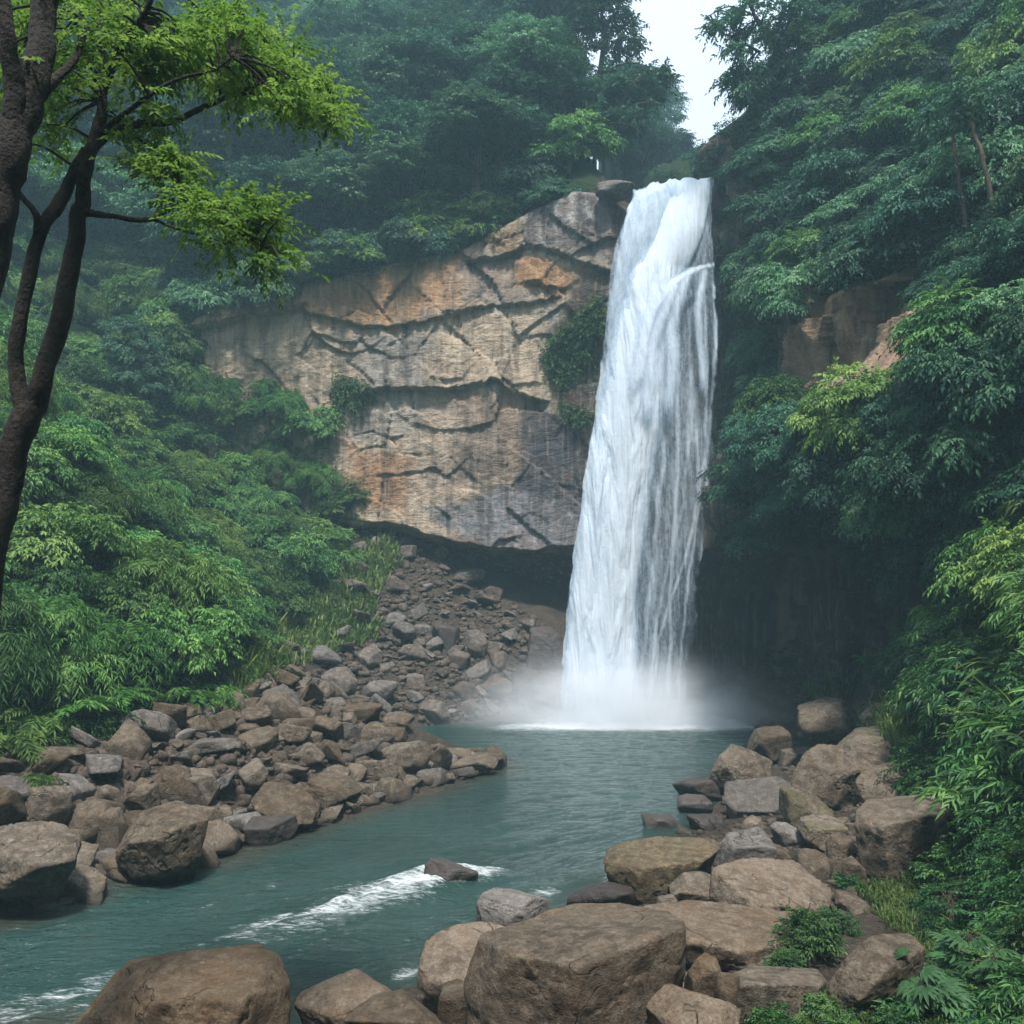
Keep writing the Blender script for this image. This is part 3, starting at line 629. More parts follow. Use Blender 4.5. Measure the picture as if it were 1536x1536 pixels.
hull_rock([(1066, 1300, 0), (1112, 1285, .8), (1190, 1288, 1.0), (1252, 1336, .3), (1246, 1356, -.2), (1225, 1364, -.5), (1130, 1358, -.7), (1062, 1345, -.1), (1110, 1378, -.6), (1235, 1390, -.4), (1065, 1370, .5), (1240, 1380, .6)], 13.4, 4, M_TAN, "wide brown slab tilted toward the water with a cleft along its left side")
hull_rock([(960, 1356, .5), (1040, 1348, .9), (1115, 1372, .8), (1190, 1366, .7), (1196, 1400, 0), (1190, 1416, -.4), (1030, 1408, -.7), (1110, 1428, -.8), (985, 1380, 0), (1030, 1446, -.6), (1130, 1462, -.7), (1195, 1440, -.3), (960, 1400, .6), (1195, 1420, .7)], 11.6, 5, M_TAN, "broad flat brown slab directly right of and behind the largest block")
hull_rock([(902, 1290, 0), (915, 1268, .3), (985, 1253, .7), (1075, 1256, .7), (1082, 1272, .3), (1060, 1290, -.4), (960, 1305, -.6), (905, 1310, -.1), (960, 1348, -.5), (1010, 1345, -.4), (930, 1335, 0), (1060, 1315, .5), (930, 1325, .7)], 14.6, 6, M_VEIN, "yellowish veined boulder jutting into the water right of the midstream rapids")
hull_rock([(1085, 1172, .4), (1165, 1162, .6), (1188, 1175, .3), (1186, 1205, -.2), (1160, 1218, -.5), (1105, 1218, -.5), (1084, 1200, -.1), (1100, 1240, -.3), (1175, 1240, -.3), (1110, 1235, .6), (1180, 1235, .6)], 20, 7, M_GREY, "pale grey square-faced boulder with an undercut dark base on the right bank")
hull_rock([(1062, 1160, 0), (1080, 1130, .1), (1098, 1114, .3), (1130, 1127, .4), (1160, 1140, .2), (1158, 1172, -.1), (1110, 1178, -.4), (1066, 1178, 0), (1090, 1150, -.4), (1150, 1185, .5), (1080, 1185, .5)], 22, 8, M_ROCK, "pointed brown boulder behind the pale square-faced one at the pool edge")
hull_rock([(1282, 1215, .2), (1300, 1200, .5), (1380, 1190, .8), (1425, 1198, .7), (1425, 1218, 0), (1390, 1224, -.4), (1320, 1240, -.6), (1283, 1240, -.1), (1290, 1310, -.2), (1340, 1330, -.5), (1420, 1300, 0), (1300, 1290, .7), (1420, 1290, .7)], 14.6, 9, M_ROCK, "tall block with a flat pale top and rusty front beside the plants on the right")
hull_rock([(1182, 1180, 0), (1195, 1140, .2), (1225, 1115, .5), (1300, 1118, .8), (1338, 1122, .7), (1330, 1145, .1), (1275, 1160, -.4), (1255, 1200, -.3), (1195, 1205, -.2), (1320, 1180, .6), (1200, 1200, .7), (1270, 1210, 0)], 19.4, 10, M_ROCK, "long ridge-backed boulder above the mossy pair on the right bank")
hull_rock([(1282, 1168, .1), (1300, 1150, .3), (1370, 1138, .6), (1392, 1140, .5), (1385, 1175, -.1), (1340, 1195, -.4), (1300, 1200, -.2), (1284, 1185, 0), (1380, 1200, .3), (1300, 1205, .5)], 17.4, 11, M_ROCK, "rounded wedge of brown rock above the tall pale-topped block")
hull_rock([(1240, 1480, 0), (1260, 1440, .1), (1310, 1400, .3), (1370, 1398, .5), (1390, 1420, .2), (1340, 1450, -.3), (1290, 1500, -.4), (1245, 1530, -.1), (1380, 1520, .3), (1260, 1540, .5)], 9.6, 12, M_ROCK, "rounded dark-brown boulder half buried in plants at the lower right", p=28)
hull_rock([(1090, 1462, .1), (1130, 1447, .6), (1225, 1452, .6), (1240, 1470, .2), (1232, 1478, -.2), (1110, 1476, -.5), (1085, 1475, 0), (1100, 1540, -.4), (1200, 1535, -.3), (1235, 1520, .2), (1110, 1520, .6)], 10, 13, M_ROCK, "low flat-topped dark slab below the leafy herb clump")
hull_rock([(168, 1285, 0), (200, 1232, .2), (215, 1212, .4), (270, 1200, .6), (298, 1212, .4), (313, 1230, .1), (300, 1290, -.1), (240, 1260, -.7), (190, 1265, -.4), (255, 1300, -.5), (200, 1312, -.2), (290, 1310, .3), (200, 1310, .7), (270, 1240, -.5)], 15.6, 14, M_ROCK, "biggest boulder at the left waterline, bright sloping top and dark faces")
hull_rock([(-60, 1260, 0), (0, 1236, .3), (60, 1228, .6), (100, 1236, .6), (128, 1256, .4), (120, 1290, -.1), (60, 1300, -.6), (0, 1330, -.5), (-60, 1340, 0), (90, 1335, .2), (0, 1345, .7)], 14, 15, M_ROCK, "wide rounded boulder cut by the left edge of the view", p=32)
hull_rock([(375, 1205, .1), (400, 1168, .5), (440, 1176, .6), (470, 1192, .4), (479, 1215, .1), (468, 1236, -.2), (430, 1240, -.5), (378, 1212, -.2), (465, 1246, .3), (400, 1235, .5)], 19, 16, M_ROCK, "tilted slab sloping to the water at the middle of the left bank")
hull_rock([(490, 1095, .1), (500, 1072, .2), (518, 1062, .4), (535, 1072, .3), (551, 1105, .1), (545, 1120, -.1), (520, 1128, -.3), (495, 1112, -.2), (530, 1132, .3), (505, 1130, .4)], 26, 17, M_GREY, "pale pointed boulder streaked with dark lines on the left bank")
B = box_rock
B(440, 1453, 600, 1545, 9.9, 21, 'round', M_TAN, "rust-brown rounded boulder between the corner slab and the pale tan boulder")
B(515, 1484, 668, 1560, 8.9, 22, 'block', M_ROCK, "dark brown boulder at the bottom edge left of the largest block")
B(655, 1468, 725, 1530, 9.6, 23, 'round', M_ROCK, "small rounded stone wedged under the pale tan boulder", 4)
B(1000, 1303, 1070, 1352, 13.2, 24, 'wedge', M_ROCK, "wedge-shaped stone between the veined boulder and the wide tilted slab")
B(1070, 1240, 1165, 1292, 15.8, 25, 'slab', M_GREY, "pale slab with a diagonal seam behind the wide tilted slab")
B(1168, 1178, 1252, 1242, 18.3, 26, 'round', M_MOSS, "mossy knobbly boulder beside the pale square-faced one")
B(1195, 1218, 1272, 1278, 16.6, 27, 'slab', M_MOSS, "mossy green slab left of the tall pale-topped block")
B(1238, 1248, 1288, 1308, 15.2, 28, 'block', M_ROCK, "upright stone leaning on the tall pale-topped block", 4)
B(1262, 1283, 1300, 1325, 14.2, 29, 'slab', M_ROCK, "thin stone at the foot of the tall pale-topped block", 4)
B(1155, 1232, 1208, 1268, 17, 30, 'round', M_GREY, "smallest pale rounded stone among the mossy boulders", 4)
B(1008, 1164, 1086, 1198, 22.3, 31, 'round', M_WET, "low wet boulder at the pool edge below the pointed one", 4)
B(960, 1219, 1016, 1240, 19.6, 32, 'slab', M_WET, "dark wet stone alone in the shallows near the right bank", 4)
B(1030, 1220, 1090, 1246, 19.3, 33, 'slab', M_WET, "reddish wet stone in the shallows under the pale square-faced boulder", 4)
B(1015, 1190, 1070, 1212, 21, 34, 'slab', M_WET, "flat wet stone between the shallows and the low wet boulder", 4)
B(1022, 1428, 1084, 1490, 9.9, 35, 'block', M_TAN, "lit stone wedged right of the largest block", 4)
B(1070, 1458, 1110, 1500, 9.3, 36, 'round', M_ROCK, "small stone below the broad flat slab", 4)
B(950, 1476, 1112, 1580, 8.3, 37, 'round', M_TAN, "rounded brown boulder at the bottom edge right of the largest block")
B(714, 1331, 830, 1382, 13.4, 38, 'wedge', M_GREY, "grey-brown boulder with a wet foot, upstream of the pale tan boulder")
B(850, 1322, 955, 1366, 14.3, 39, 'round', M_WET, "dark wet boulder under the yellowish veined one")
B(1118, 1088, 1190, 1138, 26, 40, 'wedge', M_ROCK, "sloping boulder at the far right pool edge")
B(1195, 1046, 1285, 1090, 25, 41, 'round', M_ROCK, "rounded boulder high on the right pile under the grass")
B(1288, 1054, 1342, 1088, 22, 42, 'round', M_ROCK, "brown boulder under the strap-leaved tuft")
B(1255, 1088, 1372, 1135, 20, 43, 'round', M_MOSS, "olive moss-covered boulder above the ridge-backed one")
B(1412, 1152, 1492, 1200, 13.2, 44, 'round', M_TAN, "tan boulder poking out of the plants at the right edge", 4)
B(1195, 1085, 1262, 1112, 22.6, 45, 'slab', M_ROCK, "flat stone just above the ridge-backed boulder", 4)
B(1165, 1120, 1225, 1146, 22.5, 46, 'slab', M_ROCK, "flat stone behind the pointed boulder", 4)
B(634, 1286, 718, 1340, 15.7, 47, 'round', M_WET, "rounded wet red-brown rock breaking the rapids in midstream")
B(262, 1150, 332, 1216, 19, 48, 'block', M_ROCK, "blocky boulder behind the biggest left waterline boulder")
B(170, 1070, 246, 1134, 22.2, 49, 'block', M_GREY, "tall grey boulder at the foot of the ferns")
B(158, 1116, 220, 1172, 20.5, 50, 'round', M_ROCK, "rounded boulder in front of the tall grey one by the ferns")
B(452, 1162, 545, 1208, 20.8, 51, 'slab', M_ROCK, "slanted flat-faced boulder at the water's edge right of the tilted slab")
B(428, 1066, 476, 1112, 26.2, 52, 'slab', M_GREY, "dark-faced slab leaning left of the streaked pointed boulder", 4)
B(455, 1058, 502, 1098, 26.8, 53, 'slab', M_GREY, "pale slab behind the dark-faced slab", 4)
B(452, 1103, 520, 1152, 24.4, 54, 'wedge', M_ROCK, "peaked brown boulder in front of the streaked pointed boulder")
B(543, 1092, 598, 1128, 27, 55, 'round', M_ROCK, "rounded boulder where the pool meets the left bank", 4)
B(660, 1121, 692, 1154, 26.2, 56, 'block', M_GREY, "upright pale stone on the rocky spit", 4)
B(690, 1125, 757, 1152, 26.3, 57, 'slab', M_ROCK, "last boulder at the tip of the rocky spit", 4)
B(553, 1144, 602, 1182, 23.6, 58, 'round', M_ROCK, "rounded boulder midway along the rocky spit", 4)
B(600, 1122, 652, 1160, 25.2, 59, 'round', M_ROCK, "lumpy boulder on the spit left of the upright pale stone", 4)
B(66, 1284, 162, 1344, 14.3, 60, 'block', M_ROCK, "brown block at the waterline left of the biggest boulder")
B(84, 1339, 126, 1360, 13.7, 61, 'slab', M_ROCK, "small flat stone in the water at the left", 4)
B(166, 1172, 244, 1222, 18, 62, 'wedge', M_ROCK, "dark split boulder above the biggest left waterline boulder")
B(138, 1210, 192, 1260, 16.8, 63, 'wedge', M_ROCK, "pointed dark stone left of the biggest boulder's top", 4)
B(118, 1102, 172, 1138, 21, 64, 'block', M_MOSS, "moss-topped block below the ferns", 4)
B(10, 1128, 104, 1182, 18.2, 65, 'round', M_ROCK, "low brown boulder at the left under the ferns")
B(25, 1178, 110, 1234, 16.4, 66, 'round', M_ROCK, "rounded boulder above the one cut by the left edge")
B(-40, 1170, 40, 1235, 15.6, 73, 'round', M_ROCK, "shaded boulder at the left edge behind fern tips")
B(364, 1222, 448, 1272, 18.2, 67, 'slab', M_WET, "dark wet slab under the tilted slab on the left bank")
B(268, 1258, 330, 1304, 16.7, 68, 'round', M_ROCK, "rounded stone right of the biggest left waterline boulder", 4)
B(388, 1046, 442, 1082, 27, 69, 'block', M_ROCK, "boulder at the top of the left bank near the grass", 4)
B(400, 1150, 448, 1190, 22, 70, 'round', M_ROCK, "rounded stone above the slanted flat-faced boulder", 4)
B(322, 1132, 382, 1176, 21.4, 71, 'block', M_GREY, "grey angular boulder in the middle of the left bank", 4)
B(212, 1148, 264, 1204, 19.1, 72, 'wedge', M_ROCK, "cracked dark boulder left of the blocky one", 4)
B(618, 936, 652, 975, 40, 74, 'block', M_GREY, "bluish grey boulder halfway up the scree", 4)
B(648, 932, 690, 982, 39.7, 75, 'block', M_WET, "dark blue-grey boulder halfway up the scree", 4)
B(690, 944, 732, 984, 39.5, 76, 'round', M_SCREE, "rusty brown boulder right of the dark ones on the scree", 4)
B(672, 975, 706, 1005, 38.6, 77, 'round', M_SCREE, "dark rounded boulder low on the scree", 4)
B(604, 1010, 640, 1034, 37, 78, 'slab', M_SCREE, "pale flat stone low on the scree", 4)
B(893, 270, 952, 300, 40.4, 81, 'round', M_GREY, "tan rock shelf at the left end of the waterfall lip", 4)
B(1056, 384, 1084, 410, 40.0, 83, 'wedge', M_WET, "dark rock splitting the fall at its right edge", 4, dr=3.2)
B(790, 938, 850, 1010, 38.9, 79, 'wedge', M_WET, "dark wet outcrop at the left foot of the waterfall")
B(765, 1000, 845, 1070, 37.2, 80, 'wedge', M_WET, "misted dark rock beside the foot of the waterfall")

# loose stones: twelve shapes, copied
PROTO = []
for k in range(14):
    st = ['block', 'round', 'wedge', 'slab', 'block', 'round', 'slab'][k % 7]; Vt, F = rock_verts(300 + k, st, 4)
    Vt = Vt / np.ptp(Vt, 0).max() * 2; PROTO.append(mesh_np("stone", Vt, tris=F))
PMESH = {}
def proto_mesh(k, mat):
    if (k, mat.name) not in PMESH:
        m2 = PROTO[k].copy(); m2.materials.append(mat); PMESH[(k, mat.name)] = m2
    return PMESH[(k, mat.name)]
placed = [(o.location.x, o.location.y, max(o.dimensions.x, o.dimensions.y) * .36) for o in COL.objects if o.name.startswith("boulder")]
AUTO = []       # objects that get their label from their surroundings: (object, description, photo x, photo y)
rg = np.random.default_rng(21)
def scatter_stones(n, region, rmin, rmax, mats, desc, group, sink=.25, tries=6000, big_first=True, flat=.55):
    rad = np.sort(rmin * (rmax / rmin) ** (rg.random(n) ** 1.6))[::-1]; k = 0; t = 0
    while k < n and t < tries:
        t += 1; p = region(); r = rad[k]
        if p is None: continue
        if any((p[0] - a) ** 2 + (p[1] - b) ** 2 < (.62 * (r + c)) ** 2 for a, b, c in placed): continue
        placed.append((p[0], p[1], r)); mt = mats[rg.integers(len(mats))]
        o = bpy.data.objects.new("stone", proto_mesh(int(rg.integers(14)), mt)); COL.objects.link(o)
        o.location = (p[0], p[1], p[2] + r * (.5 - sink)); o.rotation_euler = (rg.normal() * .3, rg.normal() * .3, rg.uniform(0, 6.28))
        o.scale = (r * rg.uniform(.9, 1.15), r * rg.uniform(.8, 1.05), r * rg.uniform(.75, 1.15))
        a, b = proj(np.array(o.location)); tag(o, None, "stone", group); AUTO.append((o, desc, float(a), float(b))); k += 1
def region_px(poly, wet=.0):
    xs_ = [p[0] for p in poly]; ys_ = [p[1] for p in poly]
    def f():
        for _ in range(20):
            a, b = rg.uniform(min(xs_), max(xs_)), rg.uniform(min(ys_), max(ys_))
            if in_poly(np.array(a), np.array(b), poly):
                h, n = hit(a, b)
                if h is not None and h.z > -.35 + wet and h.y < 47: return (h.x, h.y, h.z)
        return None
    return f
BANK_L = [(-30, 1140), (150, 1115), (330, 1060), (420, 1000), (600, 1088), (610, 1120), (755, 1138), (755, 1152), (600, 1195), (480, 1235), (330, 1285), (170, 1325), (0, 1375), (-30, 1375)]
SCREE = [(500, 850), (560, 810), (640, 810), (760, 900), (850, 960), (850, 1060), (720, 1078), (600, 1090), (420, 1000), (480, 940)]
BANK_R = [(1130, 1112), (1190, 1060), (1290, 1040), (1340, 1090), (1400, 1130), (1300, 1330), (1200, 1480), (1000, 1536), (900, 1536), (980, 1440), (900, 1350), (940, 1300), (1040, 1240), (1010, 1190), (1060, 1160)]
scatter_stones(150, region_px(BANK_L), .26, .74, [M_ROCK, M_ROCK, M_GREY, M_ROCK], "brown stone", "loose stones along the left bank")
scatter_stones(95, region_px(SCREE), .28, .78, [M_SCREE, M_SCREE, M_SCREE, M_GREY], "dark stone on the scree", "stones of the scree under the cliff")
scatter_stones(55, region_px(BANK_R), .14, .42, [M_ROCK, M_ROCK, M_TAN, M_MOSS], "brown stone", "loose stones on the right bank")
# smaller rubble: uncountable, one object
def rubble(name, specs, mat):
    D, F = ico(2); Vs, Fs = [], []; o_ = 0
    vars_ = [rock_verts(600 + k, ['block', 'round', 'wedge', 'slab'][k % 4], 2)[0] for k in range(16)]
    vars_ = [v / np.ptp(v, 0).max() * 2 for v in vars_]
    for reg, n, a, b in specs:
        for _ in range(n):
            p = reg()
            if p is None: continue
            r = a * (b / a) ** (rg.random() ** 1.8); R = np.array(Matrix.Rotation(rg.uniform(0, 6.28), 3, 'Z') @ Matrix.Rotation(rg.normal() * .5, 3, 'X'))
            v = vars_[rg.integers(16)] * r; v = v @ R.T + np.array([p[0], p[1], p[2] + .15 * r]); Vs.append(v); Fs.append(F + o_); o_ += len(v)
    return tag(link(name, mesh_np(name, np.vstack(Vs), tris=np.vstack(Fs)), mat), kind='stuff')
rubble("rubble", [(region_px(BANK_L), 2600, .06, .24), (region_px(SCREE), 2200, .07, .27), (region_px(BANK_R), 1900, .03, .15), (region_px([(1080, 1000), (1200, 960), (1300, 940), (1250, 1050), (1130, 1110), (1090, 1090)]), 250, .1, .4)], M_SCREE)

# ------------------------------------------------------------------ foliage
def unit(a): return a / np.maximum(np.linalg.norm(a, axis=-1, keepdims=True), 1e-9)
def sprays(O, T, L, nl, ll, lw, droop, tint, rg, ldroop=.25, splay=.85, fold=.18, jit=.25):
    """Leafy twigs: O start points, T directions, L lengths; nl leaves on each, alternating left and right. Returns verts, tris, tint."""
    Sn = len(O); Z = np.array([0, 0, 1.]); t = (np.arange(nl) + .6) / nl
    tt = np.clip(t[None, :] + rg.normal(0, .04, (Sn, nl)), .05, 1)[..., None]
    Pp = O[:, None] + T[:, None] * L[:, None, None] * tt - Z * (droop * L)[:, None, None] * tt ** 2
    tan = unit(T[:, None] - Z * (2 * droop) * tt)
    side = np.cross(tan, Z); bad = np.linalg.norm(side, axis=-1, keepdims=True) < .08
    side = unit(np.where(bad, np.array([1., 0, 0]), side)); nrm = np.cross(side, tan)
    sg = np.where(np.arange(nl) % 2 == 0, 1., -1.)[None, :, None]
    sg = np.where((np.arange(nl) == nl - 1)[None, :, None], 0, sg)
    d = unit(tan * (.55 + .5 * tt) + side * sg * splay - Z * ldroop + rg.normal(0, jit, Pp.shape))
    n2 = unit(nrm + rg.normal(0, .35, Pp.shape)); ls = unit(np.cross(d, n2)); n2 = np.cross(ls, d)
    k = (ll * rg.uniform(.65, 1.2, (Sn, nl)))[..., None]; wk = k * (lw / ll)
    mid = Pp + d * k * .42 + n2 * k * fold * .5
    A = Pp; Bm = mid + ls * wk * .5 + n2 * wk * fold; C = Pp + d * k - Z * k * .12; Dm = mid - ls * wk * .5 + n2 * wk * fold
    Vt = np.stack([A, Bm, C, Dm], 2).reshape(-1, 3); m = Sn * nl; b = np.arange(m)[:, None] * 4
    Ft = np.stack([b + [0, 1, 2], b + [0, 2, 3]], 1).reshape(-1, 3)
    ti = np.clip(tint[:, None] + rg.normal(0, .10, (Sn, nl)), 0, 1); ti = np.repeat(ti.reshape(-1), 4)
    return Vt, Ft, ti
def join(parts):
    o = 0; Vs, Fs, Ts = [], [], []
    for v, f, t in parts: Vs.append(v); Fs.append(f + o); Ts.append(t); o += len(v)
    return np.vstack(Vs), np.vstack(Fs), np.concatenate(Ts)
def leaf_mesh(name, parts, mat):
    v, f, t = join(parts); me = mesh_np(name, v, tris=f); attr(me, "tint", t); me.materials.append(mat); return me
def crown_parts(rg, R, H, zc, nlobe, lr, nsp, nl, ll, lw, droop, flat=.6, low=-.25, lean=(0, 0)):
    """A crown of many flattened leafy clumps spread over an uneven dome."""
    th = rg.uniform(0, 6.283, nlobe); cz = rg.uniform(low, 1, nlobe); rr = rg.uniform(.45, 1.0, nlobe) ** .6
    sq = np.sqrt(np.maximum(0, 1 - cz ** 2)); C = np.stack([np.cos(th) * sq * R, np.sin(th) * sq * R, cz * H], 1) * rr[:, None]
    C[:, 0] *= 1 + .2 * rg.normal(); C += np.array([lean[0], lean[1], zc]); C += rg.normal(0, .08 * R, C.shape)
    rl = lr * rg.uniform(.6, 1.35, nlobe); parts = []
    tl = .5 + .16 * rg.normal(size=nlobe)
    d = rg.normal(size=(nlobe, nsp, 3)); d[..., 2] = np.abs(d[..., 2]) * .9 - .25; d = unit(d)
    O = C[:, None] + d * rl[:, None, None] * np.array([.45, .45, .45 * flat]) * rg.uniform(.5, 1.3, (nlobe, nsp, 1))
    T = unit(d * np.array([1, 1, .55]) + np.array([0, 0, .12])); L = (rl[:, None] * rg.uniform(.5, .95, (nlobe, nsp)))
    out = (C - np.array([lean[0], lean[1], zc])); outn = unit(out)[:, None]
    T = unit(T + .35 * outn)
    tint = tl[:, None] + .12 * rg.normal(size=(nlobe, nsp)) + .16 * (d[..., 2])
    return [sprays(O.reshape(-1, 3), T.reshape(-1, 3), L.reshape(-1), nl, ll, lw, droop, tint.reshape(-1), rg)]

def tube(pts, rad, seg=10, sub=6, wob=.0, seed=0):
    """A smooth tapering limb through the given points."""
    pts = np.array([list(p) for p in pts], float); rad = np.array(rad, float); n = len(pts)
    e = np.vstack([2 * pts[0] - pts[1], pts, 2 * pts[-1] - pts[-2]]); out, rr = [], []
    for i in range(n - 1):
        for t in np.arange(sub) / sub:
            p0, p1, p2, p3 = e[i], e[i + 1], e[i + 2], e[i + 3]
            out.append(.5 * (2 * p1 + (p2 - p0) * t + (2 * p0 - 5 * p1 + 4 * p2 - p3) * t * t + (3 * p1 - p0 - 3 * p2 + p3) * t ** 3)); rr.append(rad[i] * (1 - t) + rad[i + 1] * t)
    out.append(pts[-1]); rr.append(rad[-1]); out = np.array(out); rr = np.array(rr); m = len(out)
    if wob: out = out + wob * rr[:, None] * np.stack([fbm(np.arange(m) * .35, 0, k, 2, seed) for k in range(3)], 1)
    tg = unit(np.gradient(out, axis=0)); ref = np.array([0, 1., 0.]) if abs(tg[:, 1]).mean() < .8 else np.array([1., 0, 0])
    a = unit(np.cross(tg, ref)); b = np.cross(tg, a); an = np.linspace(0, 2 * np.pi, seg, endpoint=False)
    rk = rr[:, None] * (1 + .16 * vnoise(np.cos(an)[None] * 1.6, np.sin(an)[None] * 1.6, np.arange(m)[:, None] * .33, seed))
    V = out[:, None] + rk[..., None] * (np.cos(an)[None, :, None] * a[:, None] + np.sin(an)[None, :, None] * b[:, None]); V = V.reshape(-1, 3)
    i = np.arange(m * seg).reshape(m, seg); j = np.roll(i, -1, 1)
    Q = np.stack([i[:-1], j[:-1], j[1:], i[1:]], -1).reshape(-1, 4)
    return V, Q, out
def tube_mesh(name, tubes, mat):
    o = 0; Vs, Qs = [], []
    for V, Q, _ in tubes: Vs.append(V); Qs.append(Q + o); o += len(V)
    me = mesh_np(name, np.vstack(Vs), quads=np.vstack(Qs)); me.materials.append(mat); return me

rf = np.random.default_rng(77)
# tree kinds for the forest
TREES = []
for k in range(5):
    R = [3.0, 3.4, 2.6, 3.0, 2.4][k]; Hc = [2.2, 2.0, 2.9, 2.4, 1.8][k]; zc = [4.6, 5.2, 5.6, 6.0, 3.8][k]
    cr = leaf_mesh("crown", crown_parts(rf, R, Hc, zc, 40, 1.12, 46, 11, .21, .09, .4, .45, -.25), L_HILL)
    tb = [tube([(0, 0, -1.2), (.1 * rf.normal(), .1 * rf.normal(), 1.5), (.25 * rf.normal(), .25 * rf.normal(), zc * .7), (0, 0, zc + Hc * .4)], [.24, .19, .14, .04], 8, 5)]
    for q in range(6):
        a = q * 1.047 + rf.uniform(-.3, .3); tb.append(tube([(0, 0, zc * .62), (math.cos(a) * R * .4, math.sin(a) * R * .4, zc * .85), (math.cos(a) * R * .8, math.sin(a) * R * .8, zc + Hc * .25)], [.09, .06, .02], 6, 4))
    TREES.append((cr, tube_mesh("trunk", tb, BARK_TAN if k % 2 else BARK)))
SHRUBS = {'slope': [], 'wall': [], 'lance': []}
for k in range(5): SHRUBS['slope'].append(leaf_mesh("shrub", crown_parts(rf, 1.25, 1.0, .35, 27, .52, 46, 10, .125, .052, .45, .45, -.1), L_SLOPE))
for k in range(3): SHRUBS['lance'].append(leaf_mesh("shrub", crown_parts(rf, 1.25, 1.1, .35, 28, .58, 38, 14, .17, .03, .75, .5, -.15), L_SLOPE))
for k in range(5): SHRUBS['wall'].append(leaf_mesh("shrub", crown_parts(rf, 1.25, .95, .2, 30, .52, 48, 10, .11, .054, .5, .45, -.45), L_DARK))

TREES_PALE = []
for cr, tk in TREES: c2 = cr.copy(); c2.materials[0] = L_PALE; TREES_PALE.append((c2, tk))
for kd, al in (('slope', L_FRESH), ('lance', L_FRESH), ('wall', L_PALE)):
    for me in list(SHRUBS[kd])[:2]: c2 = me.copy(); c2.materials[0] = al; SHRUBS[kd].append(c2)
def add_tree(p, sc, k, label=None, desc=None, group=None, name="broadleaf_tree", zs=1.0, pale=False):
    t = bpy.data.objects.new(name, None); COL.objects.link(t); t.location = p; t.scale = (sc, sc, sc * zs)
    t.rotation_euler = (0, 0, rf.uniform(0, 6.28))
    for nm, me in (("crown", (TREES_PALE if pale else TREES)[k][0]), ("trunk", TREES[k][1])):
        o = bpy.data.objects.new(nm, me); COL.objects.link(o); o.parent = t
    tag(t, label, "tree", group)
    if desc:
        a, b = proj(np.array([p[0], p[1], p[2] + 5 * sc])); AUTO.append((t, desc, float(a), float(b)))
    return t
PLPOS = []
_bv, _bf, _o2 = [], [], 0
for o in COL.objects:
    if o.name.startswith("boulder"):
        n_ = len(o.data.vertices); v_ = np.empty(n_ * 3, np.float32); o.data.vertices.foreach_get("co", v_); f_ = np.empty(len(o.data.polygons) * 3, np.int32); o.data.polygons.foreach_get("vertices", f_)
        _bv.append(v_.reshape(-1, 3) + np.array(o.location)); _bf.append(f_.reshape(-1, 3) + _o2); _o2 += n_
ROCKS = BVHTree.FromPolygons(np.concatenate(_bv).tolist(), np.concatenate(_bf).tolist())
def behind_rock(h):
    d = h - EYE; L = d.length; return ROCKS.ray_cast(EYE, d / L, L + .3)[0] is not None
def scatter_plants(polys, n, rmin, maker, excl=(), tries=12000, ymax=140):
    xs_ = [p[0] for q in polys for p in q]; ys_ = [p[1] for q in polys for p in q]; k = 0; pts = []
    x0, x1, y0, y1 = max(-60, min(xs_)), min(1600, max(xs_)), max(-60, min(ys_)), max(ys_)
    for _ in range(tries):
        if k >= n: break
        a, b = rf.uniform(x0, x1), rf.uniform(y0, y1); A, Bb = np.array(a), np.array(b)
        if not any(in_poly(A, Bb, q) for q in polys) or any(in_poly(A, Bb, q) for q in excl): continue
        h, nn = hit(a, b)
        if h is None or h.y > ymax or behind_rock(h): continue
        r = rmin(h)
        if any((h - q).length_squared < r * r for q in pts): continue
        pts.append(h); maker(h, nn, a, b); k += 1
    return k
# trees on the hill above the cliff
GAP = [(950, -400), (960, -60), (972, 40), (962, 85), (1003, 110), (1000, 160), (1030, 212), (1078, 212), (1092, 190), (1092, 120), (1062, 112), (1040, 80), (1040, 40), (1055, -60), (1060, -400)]
def in_gap(h, z, r):
    a, b = proj(np.array([h[0], h[1], h[2] + z])); R_ = r * FPX / h[1]; an = np.linspace(0, 6.28, 24)
    return bool(in_poly(a + R_ * np.cos(an), b + R_ * np.sin(an), GAP).any() or in_poly(a + .5 * R_ * np.cos(an), b + .5 * R_ * np.sin(an), GAP).any())
def mk_tree(h, nn, a, b):
    k = int(rf.integers(5))
    if in_gap(h, 4.6, 3.0): return
    add_tree((h.x, h.y, h.z - .9), rf.uniform(.75, 1.15), k, None, ["rounded tree", "spreading tree", "tall tree", "open-crowned tree", "low domed tree"][k] + " on the hillside", "forest trees on the hill behind the cliff", pale=rf.random() < .28)
nT = scatter_plants([VEG_UP], 120, lambda h: 3.0 + .012 * max(0, h.y - 45), mk_tree, ymax=120)
def mk_shrub(kinds, smin, smax, desc, group, nm="shrub"):
    def f(h, nn, a, b):
        if in_gap(h, .7, 1.5): return
        kd = kinds[int(rf.integers(len(kinds)))]; me = SHRUBS[kd][int(rf.integers(len(SHRUBS[kd])))]
        o = bpy.data.objects.new(nm, me); COL.objects.link(o); s = rf.uniform(smin, smax)
        up = (Vector((0, 0, 1)) * .9 + nn * .45).normalized(); o.location = h - nn * .15
        o.rotation_mode = 'QUATERNION'; o.rotation_quaternion = up.to_track_quat('Z', 'Y') @ Matrix.Rotation(rf.uniform(0, 6.28), 3, 'Z').to_quaternion()
        o.scale = (s, s, s * rf.uniform(.8, 1.15)); tag(o, None, "shrub", group); AUTO.append((o, {'slope': "leafy ", 'lance': "feathery ", 'wall': "broad-leaved "}[kd] + desc, a, b))
    return f
